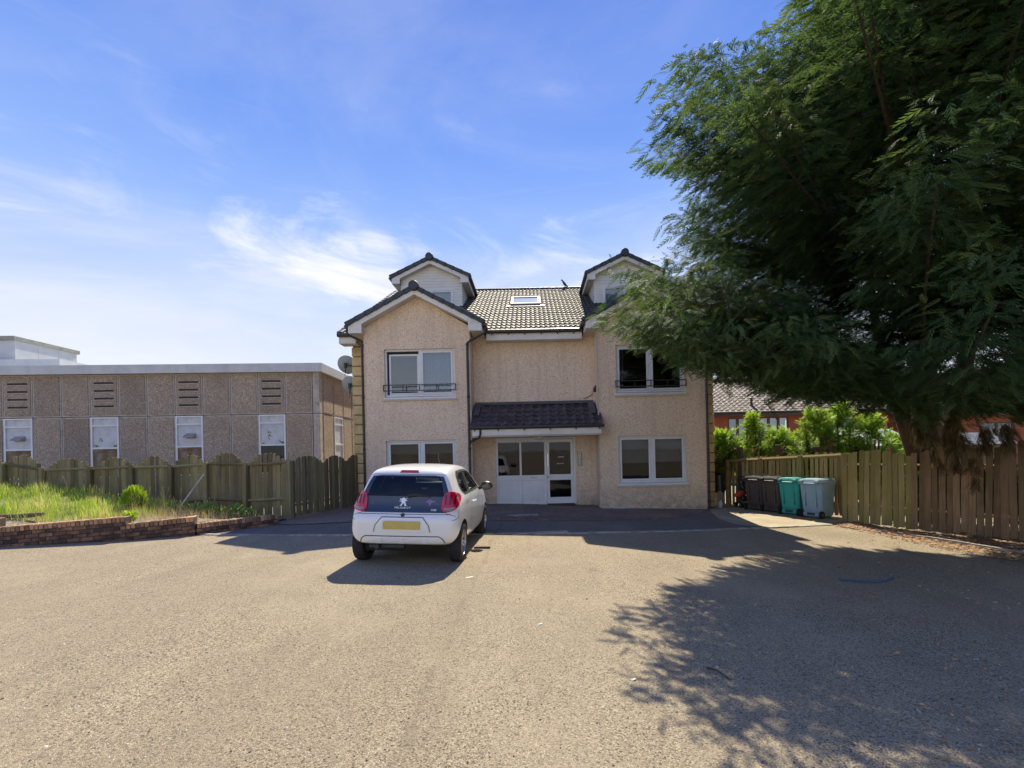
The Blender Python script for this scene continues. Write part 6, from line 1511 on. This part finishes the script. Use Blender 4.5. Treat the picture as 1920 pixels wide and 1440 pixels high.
def cutter(mb):
    c = mb.build('cut', 'seam'); cutters.append(c); bo = body.modifiers.new('b', 'BOOLEAN'); bo.operation = 'DIFFERENCE'; bo.object = c; bo.solver = 'EXACT'; bo.material_mode = 'TRANSFER'
cab = MB(); rings = []
for y_, zr_, wr_, wb_ in ((.47, 1.30, .46, .66), (.75, 1.345, .485, .69), (1.35, 1.36, .495, .70), (1.75, 1.335, .49, .70), (2.05, 1.26, .48, .69), (2.30, 1.08, .48, .68), (2.42, .98, .5, .66)):
    rings.append([(-wb_, y_, .50), (wb_, y_, .50), (wb_, y_, .93), (wr_, y_, zr_), (-wr_, y_, zr_), (-wb_, y_, .93)])
cab.add([v for r_ in rings for v in r_], [(i*6+j, i*6+(j+1) % 6, (i+1)*6+(j+1) % 6, (i+1)*6+j) for i in range(6) for j in range(6)]+[(5, 4, 3, 2, 1, 0), tuple(range(36, 42))]); cutter(cab)
cutter(MB().prism([(-.56, .985), (.56, .985), (.50, 1.19), (.465, 1.262), (-.465, 1.262), (-.50, 1.19)], -.2, .80))
cutter(MB().prism([(-.54, 1.02), (.54, 1.02), (.47, 1.26), (.30, 1.295), (-.30, 1.295), (-.47, 1.26)], 1.85, 3.0))
cutter(MB().prismx([(.76, 1.0), (.655, 1.06), (.645, 1.12), (.70, 1.24), (.80, 1.295), (1.165, 1.305), (1.15, 1.0)], -1.2, 1.2))
cutter(MB().prismx([(1.25, 1.0), (1.27, 1.305), (1.55, 1.30), (1.80, 1.25), (2.02, 1.13), (2.18, 1.0)], -1.2, 1.2))
apply(body)
for c in cutters: bpy.data.objects.remove(c)
body.data.polygons.foreach_set('use_smooth', [True]*len(body.data.polygons)); body.data.set_sharp_from_angle(angle=math.radians(50))
body.data.name = 'body'
DIRS = {'rear': (Vector((0, 1, 0)), lambda u, v: Vector((u, -3, v))), 'right': (Vector((-1, 0, 0)), lambda u, v: Vector((4, u, v))), 'left': (Vector((1, 0, 0)), lambda u, v: Vector((-4, u, v))), 'top': (Vector((0, 0, -1)), lambda u, v: Vector((u, v, 5))), 'front': (Vector((0, -1, 0)), lambda u, v: Vector((u, 6, v)))}
def hit(ax, u, v, off):
    d, f_ = DIRS[ax]; loc, nrm_, *_ = shell.ray_cast(f_(u, v), d)
    if loc is None: return None
    if nrm_.dot(d) > 0: nrm_ = -nrm_
    return loc+nrm_*off
def smooth_poly(p, k=2):
    for _ in range(k):
        q = []
        for i in range(len(p)): a, b = Vector(p[i]), Vector(p[(i+1) % len(p)]); q += [a.lerp(b, .25), a.lerp(b, .75)]
        p = q
    return p
def skin(name, ax, poly, mat, parent=None, off=.006, step=.03, rnd=0, under=-.02):
    """panel that follows the body: outline in (x,z) from the rear or (y,z) from the side"""
    p = smooth_poly([tuple(v) for v in poly], rnd) if rnd else [Vector(v) for v in poly]; bnd = []
    for i in range(len(p)):
        a, b = Vector(p[i]), Vector(p[(i+1) % len(p)]); k = max(1, int((b-a).length/step)); bnd += [a.lerp(b, j/k) for j in range(k)]
    xs = [q[0] for q in bnd]; zs = [q[1] for q in bnd]; inn = []; x = min(xs)+step*.5
    while x < max(xs):
        z = min(zs)+step*.5
        while z < max(zs):
            if inside(x, z, bnd): inn.append(Vector((x, z)))
            z += step
        x += step
    vs, _, fs, *_ = delaunay_2d_cdt(bnd+inn, [], [list(range(len(bnd)))], 1, 1e-5)
    P3 = [hit(ax, v[0], v[1], off) for v in vs]; U3 = [hit(ax, v[0], v[1], under) for v in vs]; okf = [f for f in fs if all(P3[i] is not None for i in f)]
    mb = MB(); top = [q if q is not None else Vector() for q in P3]; und = [q if q is not None else Vector() for q in U3]; n = len(top)
    mb.add(top, [tuple(f) for f in okf]); cnt = {}
    for f in okf:
        for a, b in zip(f, f[1:]+f[:1]): cnt[(a, b)] = 1
    rim = [(a, b) for a, b in cnt if (b, a) not in cnt]
    o = len(mb.v); mb.v += [tuple(v) for v in und]
    for a, b in rim: mb.f.append((a, b, b+o, a+o)); mb.m.append(0)
    used = sorted({i for f in mb.f for i in f}); mp = {k: i for i, k in enumerate(used)}; mb.v = [mb.v[k] for k in used]; mb.f = [tuple(mp[i] for i in f) for f in mb.f]
    ob = mb.build(name, mat, parent or car, smooth=True); return ob
def seam(mb, ax, line, w=.006, off=.002):
    pts = []
    for i in range(len(line)-1):
        a, b = Vector(line[i]), Vector(line[i+1]); k = max(1, int((b-a).length/.03)); pts += [a.lerp(b, j/k) for j in range(k)]
    pts.append(Vector(line[-1])); L = []
    for i, p in enumerate(pts):
        d = (pts[min(i+1, len(pts)-1)]-pts[max(0, i-1)]).normalized(); n_ = Vector((-d[1], d[0]))*w/2
        a, b = hit(ax, *(p+n_), off), hit(ax, *(p-n_), off)
        if a is not None and b is not None: L.append((a, b))
    o = len(mb.v)
    for a, b in L: mb.v += [tuple(a), tuple(b)]
    for i in range(len(L)-1): mb.f.append((o+2*i, o+2*i+1, o+2*i+3, o+2*i+2)); mb.m.append(0)
# glass hatch
hatch = skin('tailgate_panel', 'rear', [(-.60, .765), (.60, .765), (.645, .80), (.655, .93), (.63, .985), (-.63, .985), (-.655, .93), (-.645, .80)], 'carglass', off=.006)
skin('window_surround', 'rear', [(-.63, .985), (-.555, .985), (-.495, 1.19), (-.46, 1.257), (.46, 1.257), (.495, 1.19), (.555, .985), (.63, .985), (.60, 1.06), (.555, 1.18), (.515, 1.262), (.39, 1.275), (-.39, 1.275), (-.515, 1.262), (-.555, 1.18), (-.60, 1.06)], 'carglass', off=.006, step=.02)
skin('rear_window', 'rear', [(-.55, .988), (.55, .988), (.49, 1.19), (.458, 1.255), (-.458, 1.255), (-.49, 1.19)], 'autoglass', off=.003, under=.0)
for sx in (-1, 1):
    S_ = lambda pts: [(sx*x, z) for x, z in pts]
    tl = skin('tail_light', 'rear', S_([(.53, .775), (.65, .770), (.725, .805), (.742, .90), (.715, .99), (.665, 1.04), (.60, 1.045), (.555, 1.01), (.535, .93)]), 'red', off=.030, rnd=1, under=-.03)
    skin('reverse_lens', 'rear', S_([(.565, .792), (.65, .785), (.703, .808), (.709, .826), (.565, .826)]), 'clear', tl, off=.034, under=.02)
    for x_ in (.585, .635, .685): skin('light_bar', 'rear', S_([(x_-.008, .868), (x_+.008, .868), (x_+.004, 1.0), (x_-.012, 1.0)]), 'reddark', tl, off=.035, under=.02, step=.02)
    skin('side_marker', 'right' if sx > 0 else 'left', [(.10, .83), (.24, .86), (.30, .96), (.25, 1.03), (.14, 1.02)], 'red', tl, off=.012, rnd=1)
skin('high_brake_light', 'rear', [(-.14, 1.312), (.14, 1.312), (.125, 1.345), (-.125, 1.345)], 'reddim', off=.006, step=.02)
# plate in its recess, release button, badges, wiper
plr = skin('plate_recess', 'rear', [(-.38, .505), (.38, .505), (.36, .60), (.28, .695), (-.28, .695), (-.36, .60)], 'carwhite', off=.010, under=-.005)
yp = hit('rear', 0, .60, .015); mb = MB().box(-.26, .26, yp.y-.014, yp.y-.004, .545, .656); mb.build('number_plate', 'plate', car, bevel=.003)
sm = MB(); seam(sm, 'rear', [(-.40, .50), (-.375, .60), (-.29, .705), (.29, .705), (.375, .60), (.40, .50)], .008, .008)
seam(sm, 'rear', [(-.60, .35), (-.57, .41), (-.52, .445), (.52, .445), (.57, .41), (.60, .35)], .012, .004)
seam(sm, 'rear', [(-.79, .70), (-.60, .76)], .006); seam(sm, 'rear', [(.79, .70), (.60, .76)], .006)
seam(sm, 'rear', [(-.665, .745), (.665, .745)], .007); seam(sm, 'rear', [(-.54, 1.28), (-.50, 1.288), (.50, 1.288), (.54, 1.28)], .006)
for ax in ('right', 'left'):
    seam(sm, ax, [(1.16, 1.0), (1.14, .75), (1.12, .45), (1.18, .28), (2.30, .27), (2.36, .45), (2.34, .80), (2.28, .95)], .008)
    seam(sm, ax, [(.70, .86), (1.14, .845), (1.8, .84), (2.3, .80)], .004); seam(sm, ax, [(.05, .66), (.18, .70), (.20, .80)], .006)
sm.build('panel_gaps', 'seam', car)['kind'] = 'stuff'
rdf = skin('bumper_insert', 'rear', [(-.56, .345), (.56, .345), (.51, .425), (-.51, .425)], 'carwhite', off=.004)
for x in (-.32, 0, .32): skin('bumper_rib', 'rear', [(x-.04, .35), (x+.035, .35), (x+.03, .415), (x-.045, .415)], 'carwhite', off=.016, step=.025)
q = hit('rear', 0, .735, .0); MB().lathe([(0, -.022), (.024, -.02), (.028, 0)], 14, 0, Matrix.Translation(q) @ Matrix.Rotation(-PI/2, 4, 'X')).build('release_button', 'black', car, smooth=True)
wa, wb_ = hit('rear', .04, .985, .012), hit('rear', .36, .975, .012); wm_ = hit('rear', .18, 1.0, .02)
MB().tube([wa, hit('rear', .10, .998, .022), wm_, hit('rear', .28, .992, .018), wb_], [.026, .024, .017, .012, .006], 8).build('rear_wiper', 'black', car, smooth=True)
def decal(name, poly, x, z, mat, s_=1, thick=.003):
    c = hit('rear', x, z, .008); up_ = (hit('rear', x, z+.03, .008)-c).normalized(); mb = MB(); n = len(poly); nn_ = Vector((1, 0, 0)).cross(up_)
    f_ = [c+Vector((1, 0, 0))*px*s_+up_*pz*s_ for px, pz in poly]; mb.add([v-nn_*-thick if False else v+Vector((0, -thick, 0)) for v in f_]+f_, [tuple(range(n))]+[(i, (i+1) % n, (i+1) % n+n, i+n) for i in range(n)]); return mb.build(name, mat, car)
LION = [(-.42, -.5), (-.20, -.5), (-.13, -.38), (-.02, -.16), (.06, -.16), (.16, -.42), (.28, -.5), (.45, -.5), (.38, -.36), (.26, -.10), (.20, .08), (.34, .14), (.46, .08), (.44, .22), (.26, .28), (.38, .36), (.48, .50), (.30, .44), (.18, .40), (.10, .52), (-.06, .56), (-.18, .48), (-.26, .40), (-.42, .44), (-.50, .34), (-.34, .28), (-.24, .18), (-.40, .14), (-.52, .18), (-.46, .06), (-.26, .04), (-.18, -.02), (-.24, -.22), (-.34, -.38)]
decal('lion_badge', LION, -.02, .905, 'badge', .115)
c = hit('rear', -.02, .825, .009); t_ = text('PEUGEOT', .037, 'badge', 'brand_lettering', car, c, (PI/2-.30, 0, 0), .0015, Vector((0, 0, 0))); t_.scale = (1.45, 1, 1)
c = hit('rear', .42, .800, .009); t_ = text('108', .042, 'badge', 'model_lettering', car, c, (PI/2-.25, 0, 0), .0015, Vector((0, 0, 0))); t_.scale = (1.35, 1, 1)
WING = [(-.5, .14), (-.30, .10), (-.12, .20), (.0, .24), (.10, .18), (.2, .10), (.46, .14), (.5, .05), (.34, -.04), (.16, -.06), (.08, -.22), (-.02, -.40), (-.04, -.2), (-.14, -.08), (-.34, -.02), (-.3, .06)]
decal('winged_sticker', WING, .36, .91, 'purple', .165)
# side glass, pillars, mirrors, handles
wf_ = MB()
for ax, sx in (('right', 1), ('left', -1)):
    skin('quarter_window', ax, [(.75, .985), (.63, 1.05), (.62, 1.12), (.68, 1.25), (.79, 1.31), (1.18, 1.322), (1.165, .985)], 'autoglass', off=.003, under=.0)
    skin('door_window', ax, [(1.235, .985), (1.255, 1.322), (1.55, 1.315), (1.82, 1.265), (2.05, 1.14), (2.22, .985)], 'autoglass', off=.003, under=.0)
    seam(wf_, ax, [(1.165, .985), (.75, .985), (.63, 1.05), (.62, 1.12), (.68, 1.25), (.79, 1.31), (1.18, 1.322), (1.55, 1.315), (1.82, 1.265), (2.05, 1.14), (2.22, .985), (1.165, .985)], .03, .005); seam(wf_, ax, [(1.20, .99), (1.215, 1.32)], .07, .005)
    mb = MB(); c = Vector((sx*.80, 2.10, 1.0)); mb.lathe([(0, -.10), (.05, -.095), (.078, -.05), (.082, 0), (.07, .06), (.03, .10), (0, .105)], 14, 0, Matrix.Translation(c+Vector((sx*.10, 0, .01))) @ Matrix.Rotation(PI/2, 4, 'Y') @ Matrix.Scale(1.0, 4, (1, 0, 0)))
    mb.tube([(sx*.72, 2.14, .95), (sx*.80, 2.12, .97)], .03, 8); mr = mb.build('door_mirror', 'black', car, smooth=True)
    MB().lathe([(0, 0), (.058, 0), (.06, .004), (0, .004)], 16, 0, Matrix.Translation((sx*.905, 2.018, 1.01)) @ Matrix.Scale(1.35, 4, (1, 0, 0)) @ Matrix.Rotation(PI/2, 4, 'X')).build('mirror_glass', 'carglass', mr)
    h_ = [hit(ax, y_, .815, .006) for y_ in (1.24, 1.28, 1.36, 1.44, 1.48)]; h2 = [v+Vector((sx*(.028 if 0 < i < 4 else .004), 0, 0)) for i, v in enumerate(h_)]
    MB().tube(h2, [.010, .015, .016, .015, .010], 8).build('door_handle', 'carwhite', car, smooth=True)
    skin('headlight', 'front', [(sx*.42, .60), (sx*.60, .62), (sx*.68, .74), (sx*.62, .80), (sx*.46, .70)], 'clear', off=.006)
skin('windscreen', 'front', [(-.56, 1.0), (.56, 1.0), (.48, 1.27), (.30, 1.31), (-.30, 1.31), (-.48, 1.27)], 'autoglass', off=.003, under=.0)
wf_.build('window_trim', 'seam', car)['kind'] = 'stuff'
def seat(x, y, zb, w_, h_, hr):
    m_ = MB(); m_.prismx([(y, zb), (y+.45, zb+.02), (y+.45, zb+.12), (y+.12, zb+.12), (y-.06, zb+h_), (y-.16, zb+h_-.03)], x-w_, x+w_)
    m_.tube([(x-.05, y-.10, zb+h_-.05), (x-.05, y-.11, zb+h_+.08)], .01, 5).tube([(x+.05, y-.10, zb+h_-.05), (x+.05, y-.11, zb+h_+.08)], .01, 5)
    so = m_.build('seat', 'seat', car, bevel=.02)
    MB().lathe([(0, -.12), (.06, -.115), (.085, -.06), (.09, .0), (.085, .06), (.06, .115), (0, .12)], 12, 0, Matrix.Translation((x, y-.11, zb+h_+hr)) @ Matrix.Rotation(PI/2, 4, 'Y') @ Matrix.Scale(.6, 4, (0, 1, 0))).build('headrest', 'seat', so, smooth=True)
for x in (-.33, .33): seat(x, 1.42, .52, .22, .58, .10); seat(x*.95, .72, .52, .24, .46, .07)
MB().tube([(.33+.19*math.cos(t*PI/10), 2.06+.06*math.sin(t*PI/10), .92+.17*math.sin(t*PI/10)) for t in range(21)], .016, 7, caps=False).build('steering_wheel', 'black', car)
MB().box(-.66, .66, 2.12, 2.42, .70, .93).build('dashboard', 'seat', car, bevel=.04)
skin('grille', 'front', [(-.36, .40), (.36, .40), (.42, .52), (.30, .58), (-.30, .58), (-.42, .52)], 'black', off=.004)
q = hit('top', .10, 1.75, 0); MB().tube([q, q+Vector((0, -.06, .13)), q+Vector((0, -.10, .21))], [.008, .004, .003], 6).build('aerial', 'black', car)
MB().box(-.60, .60, .62, 3.2, .19, .28).tube([(-.36, .02, .285), (-.36, .5, .27)], .032, 10).build('underside', 'black', car)
tb = MB().lathe([(0, 0), (.06, 0), (.06, .5), (0, .5)], 12, 0, Matrix.Translation((-.50, .16, .27)) @ Matrix.Rotation(PI/2, 4, 'Y')); tb.build('silencer', 'black', car, smooth=True)
# wheels: tyre and five-spoke rim
tp = [(.195, -.082), (.25, -.086), (.280, -.076), (.291, -.055), (.292, 0), (.291, .055), (.280, .076), (.25, .086), (.195, .082), (.19, .06), (.19, -.06), (.195, -.082)]
for sx in (-1, 1):
    for ay in (RAX, FAX):
        w_ = bpy.data.objects.new('wheel', None); COL.objects.link(w_); w_.parent = car; w_.location = (sx*.705, ay, .292); w_.rotation_euler = (0, sx*PI/2, 0)
        MB().lathe(tp, 40).build('tyre', 'tyre', w_, smooth=True)
        rm_ = MB().lathe([(.195, .078), (.186, .080), (.180, .05), (.178, -.05), (.12, -.055), (.0, -.055)], 40); rm_.lathe([(0, .052), (.045, .050), (.052, .03), (.05, -.02)], 16)
        for k in range(5):
            R_ = Matrix.Rotation(k*2*PI/5, 4, 'Z')
            for dx in (-.030, .030): rm_.add([R_ @ Vector(v) for v in ((.035, dx*.5-.013, .045), (.035, dx*.5+.013, .045), (.182, dx*1.5+.014, .068), (.182, dx*1.5-.014, .068), (.035, dx*.5-.013, .02), (.035, dx*.5+.013, .02), (.182, dx*1.5+.014, .035), (.182, dx*1.5-.014, .035))], [(0, 1, 2, 3), (0, 3, 7, 4), (1, 5, 6, 2), (4, 7, 6, 5)])
        rm_.build('rim', 'alloy', w_, smooth=True)
CARX, CARY, CARA, CARS = -1.93, 6.50, -.036, 1.03
car.location = (CARX, CARY, gz(CARX)-.01); car.rotation_euler = (0, math.atan(.035), CARA); car.scale = (CARS, CARS*.97, CARS)
